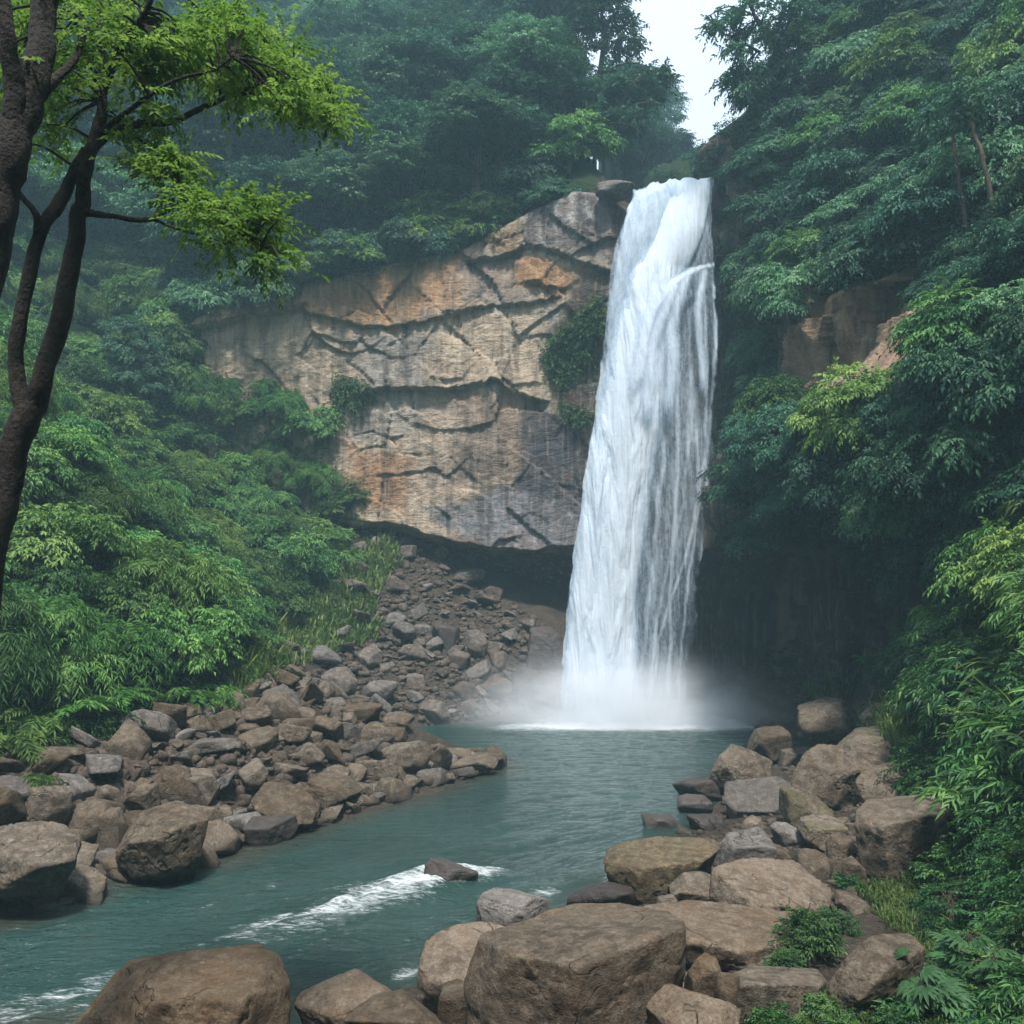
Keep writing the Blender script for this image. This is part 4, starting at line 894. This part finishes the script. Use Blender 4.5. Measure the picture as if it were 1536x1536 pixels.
nU = scatter_plants([VEG_UP], 70, lambda h: 2.4, mk_shrub(['slope', 'wall'], 1.0, 1.6, "shrub on the cliff-top slope", "undergrowth shrubs on the hill behind the cliff"), ymax=62)
nL = scatter_plants([VEG_L], 120, lambda h: 1.0 + .02 * h.y, mk_shrub(['slope', 'slope', 'lance'], .8, 1.3, "shrub on the left slope", "shrubs covering the left slope"), excl=[[(-200, 1005), (150, 995), (350, 985), (345, 1075), (150, 1125), (-200, 1160)], [(385, 930), (460, 865), (520, 800), (620, 830), (560, 960), (440, 1020), (330, 1065), (330, 1010)]])
nR = scatter_plants([VEG_R], 105, lambda h: 1.2 + .018 * h.y, mk_shrub(['wall', 'wall', 'slope'], .8, 1.35, "shrub on the right-hand wall", "shrubs hanging over the right-hand wall"), excl=[BARE_R, [(1060, 250), (1108, 250), (1124, 420), (1130, 820), (1060, 820)]], ymax=70)
ex = np.random.default_rng(9)
for xx in np.arange(-17.5, 3.0, .42):                                    # shrubs leaning over the edge of the cliff
    xx += ex.uniform(-.3, .3); yy = float(np.interp(xx, xs0, CYY[-1])) + ex.uniform(-1.1, .6); h = Vector((xx, yy, float(z_top(xx)) + ex.uniform(-.35, .35)))
    if xx > -.4 and ex.random() < .55: continue
    a, b = proj(np.array(h)); mk_shrub(['slope', 'wall'], .75, 1.35, "shrub on the cliff edge", "shrubs along the edge of the cliff")(h, Vector((0, -.8, .3)), float(a), float(b))
for (a, b, dy) in [(215, 470, 0), (245, 440, .4), (275, 430, .5), (250, 510, -.6), (222, 530, -1), (262, 562, -.5), (236, 575, -1), (300, 425, .6)]:
    h, nn = hit(a, b); h = h + Vector((0, dy, 0)); mk_shrub(['slope', 'wall'], .9, 1.3, "shrub at the cliff's left end", "shrubs along the edge of the cliff")(h, nn, a, b)
print("placed", nT, nU, nL, nR)

for (a, b, Y_, sc_) in [(905, 262, 62, .8), (935, 268, 70, .85), (965, 272, 66, .7), (995, 274, 74, .75), (1022, 276, 82, .5), (1048, 272, 80, .45), (1072, 268, 84, .4), (1010, 262, 92, .55), (1066, 262, 94, .42), (893, 268, 52, .7), (1045, 290, 56, .55), (1066, 285, 58, .5), (920, 235, 80, 1.1), (960, 232, 86, 1.1), (985, 225, 90, .9)]:
    p = P(a, b, Y_); k = int(rf.integers(5)); add_tree((p.x, p.y, p.z - .8), sc_, k, None, "far hazy tree up the valley", "far trees up the valley behind the fall")
# understory leaves on all vegetated ground: ground cover, one object
def cover(name, polys, n, ll, lw, L, nl, mat, excl=(), ymax=80, up=.5):
    O, T, Y_ = [], [], []
    xs_ = [p[0] for q in polys for p in q]; ys_ = [p[1] for q in polys for p in q]; x0, x1, y0, y1 = max(-30, min(xs_)), min(1566, max(xs_)), max(-30, min(ys_)), min(1560, max(ys_))
    for _ in range(n):
        a, b = rf.uniform(x0, x1), rf.uniform(y0, y1); A, Bb = np.array(a), np.array(b)
        if not any(in_poly(A, Bb, q) for q in polys) or any(in_poly(A, Bb, q) for q in excl): continue
        h, nn = hit(a, b)
        if h is None or h.y > ymax or behind_rock(h): continue
        for q in range(3):
            d = Vector((rf.normal(), rf.normal(), rf.normal())).normalized() + nn * .8 + Vector((0, 0, up)); O.append((h + Vector((rf.normal(), rf.normal(), rf.normal())) * .12)[:]); T.append(d.normalized()[:])
    O, T = np.array(O), np.array(T); rs_ = np.random.default_rng(5)
    me = leaf_mesh(name, [sprays(O, T, L * rs_.uniform(.6, 1.3, len(O)), nl, ll, lw, .5, .4 + .15 * rs_.normal(size=len(O)), rs_)], mat)
    return tag(link(name, me, None), kind='stuff')
cover("ground_cover", [VEG_L], 5200, .10, .042, .5, 10, L_SLOPE)
cover("wall_creepers", [VEG_R, [(1080, 560), (1200, 600), (1230, 660), (1180, 810), (1080, 810)], [(1070, 195), (1135, 170), (1145, 420), (1080, 420)]], 6500, .10, .048, .55, 10, L_DARK, excl=[BARE_R])
cover("hill_undergrowth", [VEG_UP], 4200, .18, .08, .8, 8, L_HILL)
cover("cliff_creepers", [[(815, 520), (905, 440), (905, 500), (860, 580), (820, 560)], [(830, 600), (890, 620), (880, 640), (840, 625)], [(262, 470), (420, 405), (640, 355), (790, 275), (800, 310), (700, 368), (640, 390), (590, 405), (500, 412), (420, 432), (280, 485)], [(500, 560), (560, 580), (540, 620), (500, 610)]], 11000, .15, .06, .4, 6, L_SLOPE)

# grass on the lower left slope and along the scree
def grass(name, polys, n, hgt, mat):
    Vs = []; ti = []
    xs_ = [p[0] for q in polys for p in q]; ys_ = [p[1] for q in polys for p in q]
    for _ in range(n):
        a, b = rf.uniform(min(xs_), max(xs_)), rf.uniform(min(ys_), max(ys_))
        if not any(in_poly(np.array(a), np.array(b), q) for q in polys): continue
        h, nn = hit(a, b)
        if h is None: continue
        t0 = rf.uniform(.2, .9)
        for q in range(5):
            o = np.array(h) + rf.normal(0, .10, 3) * [1, 1, .2]; d = rf.normal(0, .55, 2); hh = hgt * rf.uniform(.5, 1.2); wv = unit(rf.normal(size=3) * [1, 1, 0]) * .014 * (h.y / 14)
            m_ = o + [d[0] * hh * .4, d[1] * hh * .4, hh * .7]; e = o + [d[0] * hh, d[1] * hh, hh * (.9 - .4 * abs(d).sum() / 2)]
            Vs.append([o - wv, o + wv, m_ + wv * .7, e, m_ - wv * .7]); ti.append(t0)
    Vs = np.array(Vs); m_ = len(Vs); b = np.arange(m_)[:, None] * 5; F = np.stack([b + [0, 1, 2], b + [0, 2, 4], b + [4, 2, 3]], 1).reshape(-1, 3)
    me = mesh_np(name, Vs.reshape(-1, 3), tris=F); attr(me, "tint", np.repeat(ti, 5)); return tag(link(name, me, mat), kind='stuff')
grass("grass", [[(470, 860), (590, 800), (600, 850), (560, 900), (570, 960), (500, 980), (420, 1010), (340, 1060), (340, 1010), (420, 920)], [(1200, 1040), (1270, 1010), (1300, 1040), (1240, 1060)], [(1290, 1080), (1360, 1060), (1380, 1130), (1300, 1110)]], 15000, .62, L_GRASS)

grass("bank_grass", [[(1290, 1330), (1340, 1300), (1400, 1270), (1450, 1300), (1460, 1560), (1180, 1560), (1250, 1500), (1380, 1420), (1330, 1380)]], 5200, .20, L_GRASS)
# ------------------------------------------------------------------ single trees seen clearly
def leafy_tree(name, label, limbs, zones, bark, mat, ll, lw, spr, seed, twig=.006, cat="tree", slim=.62):
    """limbs: [(px,py,Y,radius)...]; zones: (polygon in the photo, Y range, sprays)."""
    rg_ = np.random.default_rng(seed); t = bpy.data.objects.new(name, None); COL.objects.link(t)
    base = P(*limbs[0][0][:3]); t.location = base; tag(t, label, cat)
    tubes, skel = [], []
    for lb in limbs:
        pts = [P(a, b, c) - base for a, b, c, r in lb]; tb = tube(pts, [q[3] * slim for q in lb], 12, 7, .35, seed); tubes.append(tb); skel.append(tb[2])
    sk = np.vstack(skel); O, T, TI, LL = [], [], [], []
    for poly, (ya, yb), n in zones:
        xs_ = [p[0] for p in poly]; ys_ = [p[1] for p in poly]; k = 0
        ncl = max(3, n // 9); cl = []
        while len(cl) < ncl:
            a, b = rg_.uniform(min(xs_), max(xs_)), rg_.uniform(min(ys_), max(ys_))
            if in_poly(np.array(a), np.array(b), poly): cl.append(np.array(P(a, b, rg_.uniform(ya, yb)) - base))
        for c in cl:
            d2 = ((sk - c) ** 2).sum(1); j = sk[int(d2.argmin())]; L = math.sqrt(d2.min())
            if L > .12: mid = (j + c) / 2 + np.array([0, 0, .10 * L]); tubes.append(tube([j, mid, c], [twig * 2.2, twig * 1.5, twig * .8], 5, 4, .2, seed))
            od = unit((c - j) * [1, 1, .3] + rg_.normal(0, .05, 3)); tt = .5 + .2 * rg_.normal()
            for q in range(9):
                dr = unit(od * .8 + rg_.normal(0, .6, 3) * [1, 1, .25]); O.append(c - od * spr * .3 + rg_.normal(0, spr * .22, 3) * [1, 1, .4]); T.append(dr); TI.append(tt + .1 * rg_.normal()); LL.append(spr * rg_.uniform(.6, 1.2))
    tk = link("trunk", tube_mesh("trunk", tubes, bark), None, t)
    cr = link("crown", leaf_mesh("crown", [sprays(np.array(O), np.array(T), np.array(LL), 13, ll, lw, .22, np.array(TI), rg_, ldroop=.12)], mat), None, t)
    return t
# forked tree in the left foreground
leafy_tree("forked_tree", "dark forked tree in the left foreground with bright yellow-green leaves on long branches",
    [[(-130, 1500, 7, .27), (-60, 1150, 7, .22), (-14, 850, 7, .185), (12, 720, 7, .175), (38, 630, 7, .17), (62, 575, 7, .13), (92, 470, 7, .115), (108, 380, 7, .11), (122, 310, 7, .095), (128, 250, 7, .085), (150, 180, 7.05, .07), (152, 100, 7.1, .05), (148, -40, 7.2, .035)],
     [(40, 640, 7, .12), (22, 560, 6.95, .10), (32, 480, 6.9, .085), (56, 360, 6.9, .08), (86, 310, 6.95, .078), (108, 265, 7, .07), (130, 228, 7, .075)],
     [(56, 352, 6.9, .055), (52, 320, 6.8, .045), (24, 285, 6.75, .03), (0, 262, 6.7, .02)],
     [(128, 245, 7, .07), (150, 210, 7.05, .058), (205, 188, 7.1, .048), (262, 180, 7.2, .04), (325, 152, 7.3, .032), (380, 130, 7.4, .025), (440, 108, 7.5, .016), (490, 130, 7.5, .008)],
     [(325, 152, 7.3, .024), (380, 140, 7.35, .018), (440, 160, 7.4, .012), (500, 172, 7.5, .006)],
     [(150, 200, 7.05, .04), (200, 160, 6.9, .03), (260, 122, 6.8, .022), (320, 105, 6.75, .016), (350, 85, 6.7, .008)],
     [(124, 318, 7, .055), (160, 323, 6.95, .036), (225, 330, 6.9, .03), (262, 308, 6.85, .024), (300, 318, 6.8, .016), (350, 345, 6.8, .010), (400, 372, 6.8, .005)],
     [(232, 330, 6.9, .018), (270, 345, 6.9, .013), (330, 362, 6.9, .007)],
     [(205, 205, 7.1, .02), (245, 240, 7.05, .015), (285, 290, 7, .010), (330, 325, 7, .005)],
     [(150, 150, 7.1, .05), (180, 70, 7.0, .05), (215, 25, 6.9, .04), (235, -30, 6.8, .03)]],
    [([(250, 110), (330, 45), (400, 35), (470, 85), (500, 140), (520, 190), (470, 190), (420, 160), (330, 140)], (6.8, 8.0), 560), ([(200, 130), (290, 70), (400, 30), (330, 10), (230, 60)], (6.8, 7.6), 420),
     ([(195, 245), (260, 225), (300, 260), (250, 275)], (6.8, 7.2), 110), ([(260, 290), (330, 290), (400, 300), (425, 330), (428, 340), (425, 395), (370, 405), (320, 370)], (6.4, 7.3), 300),
     ([(0, 0), (230, -20), (200, 120), (100, 220), (0, 250)], (6.4, 8.4), 480), ([(150, 180), (260, 150), (260, 175), (180, 220)], (6.9, 7.3), 90)],
    BARK, L_LIME, .052, .026, .30, 31)
leafy_tree("leaning_tree", "thick dark leaning trunk at the upper left corner, nearest to the camera",
    [[(-200, 1350, 6.2, .26), (-110, 800, 6.2, .22), (-30, 420, 6.2, .20), (-4, 300, 6.2, .18), (22, 200, 6.2, .17), (45, 130, 6.25, .15), (62, 50, 6.3, .125), (82, -50, 6.4, .11)],
     [(22, 190, 6.2, .12), (20, 110, 6.1, .09), (8, 30, 6.0, .07), (0, -40, 6.0, .06)],
     [(45, 150, 6.25, .07), (80, 122, 6.3, .05), (112, 88, 6.4, .035), (130, 40, 6.5, .025)]],
    [([(-40, -40), (150, -40), (120, 90), (60, 160), (-40, 200)], (6.2, 7.2), 160)], BARK, L_LIME, .055, .027, .28, 32, slim=.70)
leafy_tree("overhanging_tree", "leaning tree with dark airy leaves against the sky, right of the gap",
    [[(1245, 195, 38, .30), (1220, 145, 38, .26), (1190, 100, 38, .22), (1160, 60, 38, .18), (1135, 30, 38, .12), (1120, -20, 38, .07)],
     [(1140, 78, 38, .10), (1115, 65, 37.6, .07), (1085, 50, 37.2, .04)], [(1180, 90, 38, .10), (1150, 40, 38.5, .07), (1100, 10, 38.5, .05), (1060, 25, 38, .03)], [(1165, 66, 38, .09), (1190, 20, 37.6, .07), (1200, -40, 37.4, .04)]],
    [([(1066, 30), (1105, -30), (1230, -40), (1200, 30), (1140, 60), (1108, 90), (1085, 105), (1068, 70)], (36.6, 39.4), 380), ([(1085, 110), (1130, 90), (1150, 130), (1110, 150)], (37, 39), 120)],
    BARK, L_DARK, .20, .085, .8, 33, .02)
leafy_tree("branching_tree", "spreading bare-limbed tree on the cliff edge left of the waterfall lip",
    [[(852, 262, 43.6, .22), (862, 225, 43.8, .17), (880, 195, 44, .13), (905, 178, 44, .09), (940, 160, 44, .05), (985, 150, 44, .02)], [(862, 225, 43.8, .12), (868, 190, 44, .09), (885, 160, 44.3, .06), (905, 130, 44.5, .03)],
     [(880, 195, 44, .09), (920, 185, 43.6, .06), (950, 190, 43.4, .03), (965, 205, 43.2, .015)], [(866, 205, 44, .08), (850, 175, 44.4, .05), (840, 140, 44.6, .02)], [(900, 180, 44, .06), (930, 155, 44, .035), (950, 125, 44, .015)]],
    [([(850, 130), (900, 100), (990, 110), (1000, 150), (960, 200), (900, 170), (860, 180)], (43, 45.4), 330)], BARK_TAN, L_HILL, .24, .10, .8, 34, .02)
leafy_tree("edge_tree", "tall dark tree spraying leaves into the sky left of the gap",
    [[(895, 200, 47, .3), (900, 120, 47.2, .25), (905, 60, 47.4, .18), (900, -20, 47.6, .1)], [(905, 80, 47.4, .1), (935, 50, 47.4, .07), (960, 20, 47.4, .03)], [(903, 110, 47.3, .1), (940, 95, 47.3, .06), (975, 100, 47.3, .03), (1000, 110, 47.3, .02)]],
    [([(840, -40), (940, -40), (962, 35), (950, 70), (930, 85), (880, 60)], (46, 49), 480), ([(930, 100), (985, 95), (1000, 120), (990, 160), (950, 150)], (46, 48.5), 260)], BARK, L_HILL, .25, .105, .85, 35, .02)
# the two pale round crowns over the cliff edge and the slim one behind
for (px_, py_, Y_, sc_, k_, lb_) in [(607, 345, 45.2, .66, 0, "smaller of two pale round-crowned trees on the cliff edge"), (718, 330, 44.9, .84, 1, "larger of two pale round-crowned trees on the cliff edge"), (603, 250, 49, .85, 2, "slim tree with a thin pale trunk above the smaller round-crowned tree"), (355, 300, 46, .9, 3, "tree beyond the tip of the lower yellow-green branch")]:
    p = P(px_, py_, Y_); add_tree((p.x, p.y - .6, p.z - .6), sc_, k_, lb_, pale=True)
# thin pale trunks on the right-hand wall
for pts, lb in [([(1452, 350, 25, .07), (1440, 280, 25, .06), (1432, 225, 25.2, .05), (1425, 170, 25.5, .03)], "slim bare trunk rising through the shrubs at the right, left one of a pair"), ([(1490, 315, 24, .07), (1478, 250, 24, .06), (1462, 200, 24.2, .05), (1450, 150, 24.4, .03)], "slim bare trunk rising through the shrubs at the right, right one of a pair")]:
    b0 = P(*pts[0][:3]); t = bpy.data.objects.new("sapling", None); COL.objects.link(t); t.location = b0; tag(t, lb, "tree")
    tb = tube([P(a, b, c) - b0 for a, b, c, r in pts], [q[3] for q in pts], 8, 6, .5, 5); link("trunk", tube_mesh("trunk", [tb], BARK_TAN), None, t)
    e = tb[2][-1]; O = np.repeat(e[None], 60, 0) + rf.normal(0, .35, (60, 3)); T = unit(rf.normal(size=(60, 3)) * [1, 1, .4] + [0, 0, .2])
    link("crown", leaf_mesh("crown", [sprays(O, T, np.full(60, .7), 9, .19, .085, .4, .45 + .15 * rf.normal(size=60), rf)], L_DARK), None, t)

# ------------------------------------------------------------------ foreground plants (right) and ferns (left)
def blade(o, d, L, wd, arch, n=7, tip=1.0, cup=.25, z=np.array([0, 0, 1.])):
    """A long arching leaf with a midrib fold."""
    t = np.linspace(0, 1, n)[:, None]; d = unit(np.asarray(d, float)); c = o + d * L * t - z * arch * L * t ** 2
    tg = unit(np.gradient(c, axis=0)); s = np.cross(tg, z); s = unit(np.where(np.linalg.norm(s, axis=1, keepdims=True) < .05, [1., 0, 0], s)); nn = np.cross(s, tg)
    wv = wd * np.sin(np.pi * np.clip(.06 + .94 * t, 0, 1) ** .75) ** .8 * .5 + .001; V = np.concatenate([c - s * wv + nn * wv * cup, c, c + s * wv + nn * wv * cup], 1).reshape(-1, 3)
    i = np.arange(n - 1)[:, None] * 3; Q = np.concatenate([i + [0, 1, 4, 3], i + [1, 2, 5, 4]]); return V, Q
def blades_mesh(name, bl, tint, mat):
    o = 0; Vs, Qs, Ts = [], [], []
    for (V, Q), t in zip(bl, tint): Vs.append(V); Qs.append(Q + o); Ts.append(np.full(len(V), t)); o += len(V)
    me = mesh_np(name, np.vstack(Vs), quads=np.vstack(Qs)); attr(me, "tint", np.concatenate(Ts)); me.materials.append(mat); return me
def strap_tuft(rg_, n, L, wd):
    b, t = [], []
    for _ in range(n):
        a = rg_.uniform(0, 6.28); e = rg_.uniform(.35, 1.5); b.append(blade(rg_.normal(0, .04, 3) * [1, 1, .3], (math.cos(a), math.sin(a), e), L * rg_.uniform(.6, 1.15), wd * rg_.uniform(.7, 1.2), rg_.uniform(.3, .75), 9)); t.append(np.clip(.6 + .2 * rg_.normal(), 0, 1))
    return b, t
def palmate(rg_, nst, H, ll):
    """Upright stems, each topped with whorls of drooping finger leaflets."""
    b, t, st = [], [], []
    for q in range(nst):
        a = rg_.uniform(0, 6.28); r = rg_.uniform(.02, .3) * H; h = H * rg_.uniform(.5, 1.1); top = np.array([math.cos(a) * r, math.sin(a) * r, h]); st.append(tube([(0, 0, -.1), top * [.5, .5, .6], top], [.010, .008, .005], 5, 4))
        for w_ in range(rg_.integers(3, 6)):
            a2 = rg_.uniform(0, 6.28); pet = top + np.array([math.cos(a2), math.sin(a2), rg_.uniform(-.1, .5)]) * ll * rg_.uniform(.5, 1.0) - [0, 0, w_ * .06]; st.append(tube([top - [0, 0, w_ * .08], (top + pet) / 2 + [0, 0, .03], pet], [.005, .004, .003], 4, 3)); tt = np.clip(.5 + .2 * rg_.normal(), 0, 1)
            for k in range(7):
                f = (k - 3) * .42; d = np.array([math.cos(a2 + f), math.sin(a2 + f), .05]); b.append(blade(pet, d, ll * (1 - .13 * abs(k - 3)) * rg_.uniform(.85, 1.1), ll * .21, .28 + .1 * rg_.random(), 6, cup=.3)); t.append(np.clip(tt + .08 * rg_.normal(), 0, 1))
    return b, t, st
def fern(rg_, n, L):
    O, T, LL, TI = [], [], [], []
    for _ in range(n):
        a = rg_.uniform(0, 6.28); d = unit(np.array([math.cos(a), math.sin(a), rg_.uniform(.5, 1.3)])); l = L * rg_.uniform(.65, 1.15); tt = .55 + .18 * rg_.normal(); O.append([0, 0, 0]); T.append(d); LL.append(l); TI.append(tt)
    return np.array(O, float), np.array(T), np.array(LL), np.array(TI)
FP = {'strap': [], 'palm': [], 'herb': [], 'fern': [], 'lance': []}
for k in range(3): b, t = strap_tuft(rf, 46, .8, .06); FP['strap'].append([("leaves", blades_mesh("leaves", b, t, L_FERN))])
for k in range(3):
    b, t, st = palmate(rf, 5, .62, .24); FP['palm'].append([("leaves", blades_mesh("leaves", b, t, L_BLUE)), ("stems", tube_mesh("stems", st, BARK_TAN))])
for k in range(4): FP['herb'].append([("leaves", leaf_mesh("leaves", crown_parts(rf, .42, .36, .14, 24, .2, 20, 9, .062, .026, .3, .8, -.2), L_FORE))])
for k in range(3): FP['lance'].append([("leaves", leaf_mesh("leaves", crown_parts(rf, .42, .42, .2, 20, .3, 15, 8, .15, .036, .6, .8, -.2), L_FORE))])
for k in range(3):
    O, T, L_, TI = fern(rf, 34, 1.0); FP['fern'].append([("fronds", leaf_mesh("fronds", [sprays(O, T, L_, 44, .17, .034, .62, TI, rf, ldroop=.12, splay=1.3, jit=.06)], L_FERN))])
NMS = {'strap': ("strap_leaf_plant", "strap-leaved tuft"), 'palm': ("palmate_plant", "finger-leaved plant"), 'herb': ("herb_clump", "small-leaved clump"), 'fern': ("fern", "arching fern"), 'lance': ("lance_leaf_plant", "narrow-leaved plant")}
def plant(kind, h, s, label=None, group="plants on the right foreground bank", px_=None, desc_tail=" on the right bank", rot=None):
    t = bpy.data.objects.new(NMS[kind][0], None); COL.objects.link(t); t.location = h; t.scale = (s,) * 3; t.rotation_euler = (rf.normal() * .12, rf.normal() * .12 - (.3 if h[0] > 4 else 0), rf.uniform(0, 6.28))
    for nm, me in FP[kind][int(rf.integers(len(FP[kind])))]: o = bpy.data.objects.new(nm, me); COL.objects.link(o); o.parent = t
    tag(t, label, "plant", group)
    if not label:
        a, b = proj(np.array(h)); AUTO.append((t, NMS[kind][1] + desc_tail, float(a), float(b)))
    return t
def at_hit(px_, py_, lift=0):
    h, n = hit(px_, py_); return h + Vector((0, 0, lift))
for (kd, a, b, s, lb) in [('strap', 1325, 985, 1.5, "pale strap-leaved tuft over the top of the right rock pile"), ('strap', 1300, 990, 1.1, "small strap-leaved tuft at the tip of the right bank"), ('strap', 1365, 945, 1.5, "tall strap-leaved tuft above the pale one on the right bank"),
                          ('strap', 1420, 1065, .95, "yellow-green strap-leaved plant at the right, below the tufts"), ('palm', 1440, 1410, 1.0, "largest finger-leaved plant among the grass at the lower right"), ('palm', 1410, 1530, .95, "finger-leaved plant at the bottom edge, left one of two"), ('palm', 1495, 1520, .95, "finger-leaved plant at the bottom right corner"), ('palm', 1500, 1290, .85, "finger-leaved plant at the right edge beside the tan boulder"), ('palm', 1385, 1330, .6, "finger-leaved plant beside the tall pale-topped block"),
                          ('herb', 1212, 1435, .95, "bright small-leaved clump on the broad flat slab's right end"), ('herb', 1250, 1400, .6, "small-leaved clump just behind the bright one on the slab"), ('herb', 1180, 1462, .5, "low small-leaved clump trailing left of the bright one"), ('herb', 1270, 1335, .5, "small-leaved sprig at the foot of the tall pale-topped block"), ('herb', 1395, 1180, 1.6, "dense dark-green cushion of small leaves above the tall pale-topped block"), ('herb', 1160, 1560, .6, "grassy clump at the bottom edge below the low dark slab"), ('herb', 1250, 1545, .65, "leafy clump at the bottom edge below the half-buried boulder")]:
    plant(kd, at_hit(a, b), s, lb)
FORE_R = [(1335, 1020), (1395, 930), (1460, 850), (1560, 740), (1700, 660), (1700, 1580), (1330, 1580), (1410, 1510), (1440, 1430), (1440, 1330), (1490, 1260), (1500, 1170), (1440, 1110)]
def mk_fore(h, nn, a, b):
    kd = ['lance', 'herb', 'herb', 'palm', 'lance', 'strap', 'herb'][int(rf.integers(7))]; kd = ['herb', 'palm', 'strap', 'palm', 'lance'][int(rf.integers(5))] if h.y < 12.5 else kd; plant(kd, h - Vector((0, 0, .05)), rf.uniform(.75, 1.15) * ((.9 if kd == 'palm' else .85) if h.y < 12.5 else 1.5))
nF = scatter_plants([FORE_R], 95, lambda h: .42 + .02 * h.y, mk_fore, ymax=27)
def mk_low(h, nn, a, b): plant('herb', h, rf.uniform(.5, .85))
nF2 = scatter_plants([[(1340, 1330), (1430, 1250), (1540, 1250), (1540, 1560), (1400, 1560), (1390, 1430), (1330, 1390)]], 14, lambda h: .4, mk_low, ymax=14)
cover("bank_undergrowth", [FORE_R], 4200, .09, .03, .3, 8, L_FORE, ymax=27)
for (a, b, s, lb) in [(60, 1095, 1.5, "bright arching fern at the foot of the left slope, nearest the tall grey boulder"), (125, 1085, 1.35, "bright arching fern right above the moss-topped block"), (15, 1125, 1.35, "arching fern at the left edge above the shaded boulder"), (20, 1190, 1.0, "fern tuft drooping over the rocks at the left edge"), (290, 1060, 1.3, "bright fern overhanging the left bank rocks, right of the tall grey boulder"), (325, 1045, 1.1, "fern at the end of the left slope beside the grass"), (95, 1045, 1.5, "taller fern behind the bright ones at the left"), (170, 1060, 1.2, "fern between the bright ones and the tall grey boulder")]:
    plant('fern', at_hit(a, b, .1), s, lb, "ferns at the foot of the left slope")
print("fore", nF, nF2)

# ------------------------------------------------------------------ air: haze box and the spray at the foot of the fall
def vol_mat(name, dens, col, aniso=0.0):
    m = NT(name); v = m.n("VolumePrincipled"); v.inputs['Color'].default_value = col + (1,); v.inputs['Density'].default_value = dens; v.inputs['Anisotropy'].default_value = aniso
    m.t.links.new(v.outputs[0], m.out.inputs['Volume']); return m, v
mh, _ = vol_mat("haze_air", .0020, (.52, .84, 1.0))
bm = bmesh.new(); bmesh.ops.create_cube(bm, size=1); me = bpy.data.meshes.new("haze"); bm.to_mesh(me); bm.free()
hz = link("haze", me, mh.m); hz.scale = (190, 190, 108); hz.location = (0, 28, 108 / 2 - 3); tag(hz, kind='stuff')
mw, v = vol_mat("fall_mist", 1.0, (.95, .97, 1.0))
T_ = mw; mm = mw.m
oc = T_.n("TexCoord").outputs['Object']; ln = T_.n("VectorMath", _operation='LENGTH'); T_.set(ln.inputs[0], oc); r_ = ln.outputs['Value']
sep = T_.n("SeparateXYZ"); T_.set(sep.inputs[0], oc)
fall_ = T_.rng(r_, .1, 1.0, 1, 0, True); nz_ = T_.rng(T_.noise(T_.mapv(oc, (4, 2.5, 4.5)), 1.0, 5, .65, 1.0), .3, .7)
T_.set(v.inputs['Density'], T_.math('MULTIPLY', T_.math('MULTIPLY', T_.math('POWER', fall_, 2.4), T_.math('ADD', .12, T_.math('MULTIPLY', nz_, 1.5))), 1.45))
bm = bmesh.new(); bmesh.ops.create_icosphere(bm, subdivisions=4, radius=1); me = bpy.data.meshes.new("mist"); bm.to_mesh(me); bm.free()
ms = link("mist", me, mm); ms.scale = (9.8, 3.8, 4.2); ms.location = (4.2, 35.4, .1); tag(ms, kind='stuff')

# ------------------------------------------------------------------ labels from the surroundings
LM = [("the waterfall's lip", 1010, 280), ("the waterfall's foot", 900, 1060), ("the bare orange rock patch", 1290, 550), ("the sky gap", 1030, 130), ("the larger pale round-crowned tree", 718, 265), ("the smaller pale round-crowned tree", 607, 290),
      ("the lower yellow-green branch tip", 420, 350), ("the upper yellow-green branch tip", 500, 170), ("the tree fork", 40, 630), ("the cliff's left end", 270, 540), ("the cliff's lower overhang", 700, 800), ("the tall grey boulder", 208, 1100),
      ("the biggest left waterline boulder", 240, 1255), ("the streaked pointed boulder", 520, 1095), ("the upright pale spit stone", 676, 1138), ("the tilted left-bank slab", 428, 1205), ("the dark blue-grey scree boulders", 650, 957), ("the grass patch", 560, 880),
      ("the pale square-faced boulder", 1136, 1200), ("the tall pale-topped block", 1350, 1250), ("the largest flat-topped block", 865, 1450), ("the half-buried boulder", 1310, 1450), ("the cave shadow", 1200, 880), ("the leaning sky tree's trunk", 1200, 120), ("the paired slim trunks", 1465, 270), ("the pale strap-leaved tuft", 1325, 960), ("the bottom right corner", 1520, 1530), ("the cliff's bare middle", 600, 520)]
ORD = ["nearest", "second", "third", "fourth", "fifth", "sixth", "seventh", "eighth", "ninth", "tenth", "eleventh", "twelfth", "thirteenth", "fourteenth", "fifteenth", "sixteenth", "seventeenth", "eighteenth", "nineteenth", "twentieth"]
buckets = {}
for o, desc, a, b in AUTO:
    i = min(range(len(LM)), key=lambda k: (LM[k][1] - a) ** 2 + (LM[k][2] - b) ** 2); dx, dy = a - LM[i][1], b - LM[i][2]
    dr = ("above" if dy < 0 else "below") if abs(dy) > abs(dx) else ("left of" if dx < 0 else "right of")
    buckets.setdefault((desc, i, dr), []).append((math.hypot(dx, dy), o))
for (desc, i, dr), L in buckets.items():
    L.sort(key=lambda q: q[0])
    for k, (_, o) in enumerate(L):
        if len(L) == 1: o['label'] = f"{desc}, the only one {dr} {LM[i][0]}"
        else: o['label'] = f"{desc}, {ORD[min(k, 19)]} {dr} {LM[i][0]}"
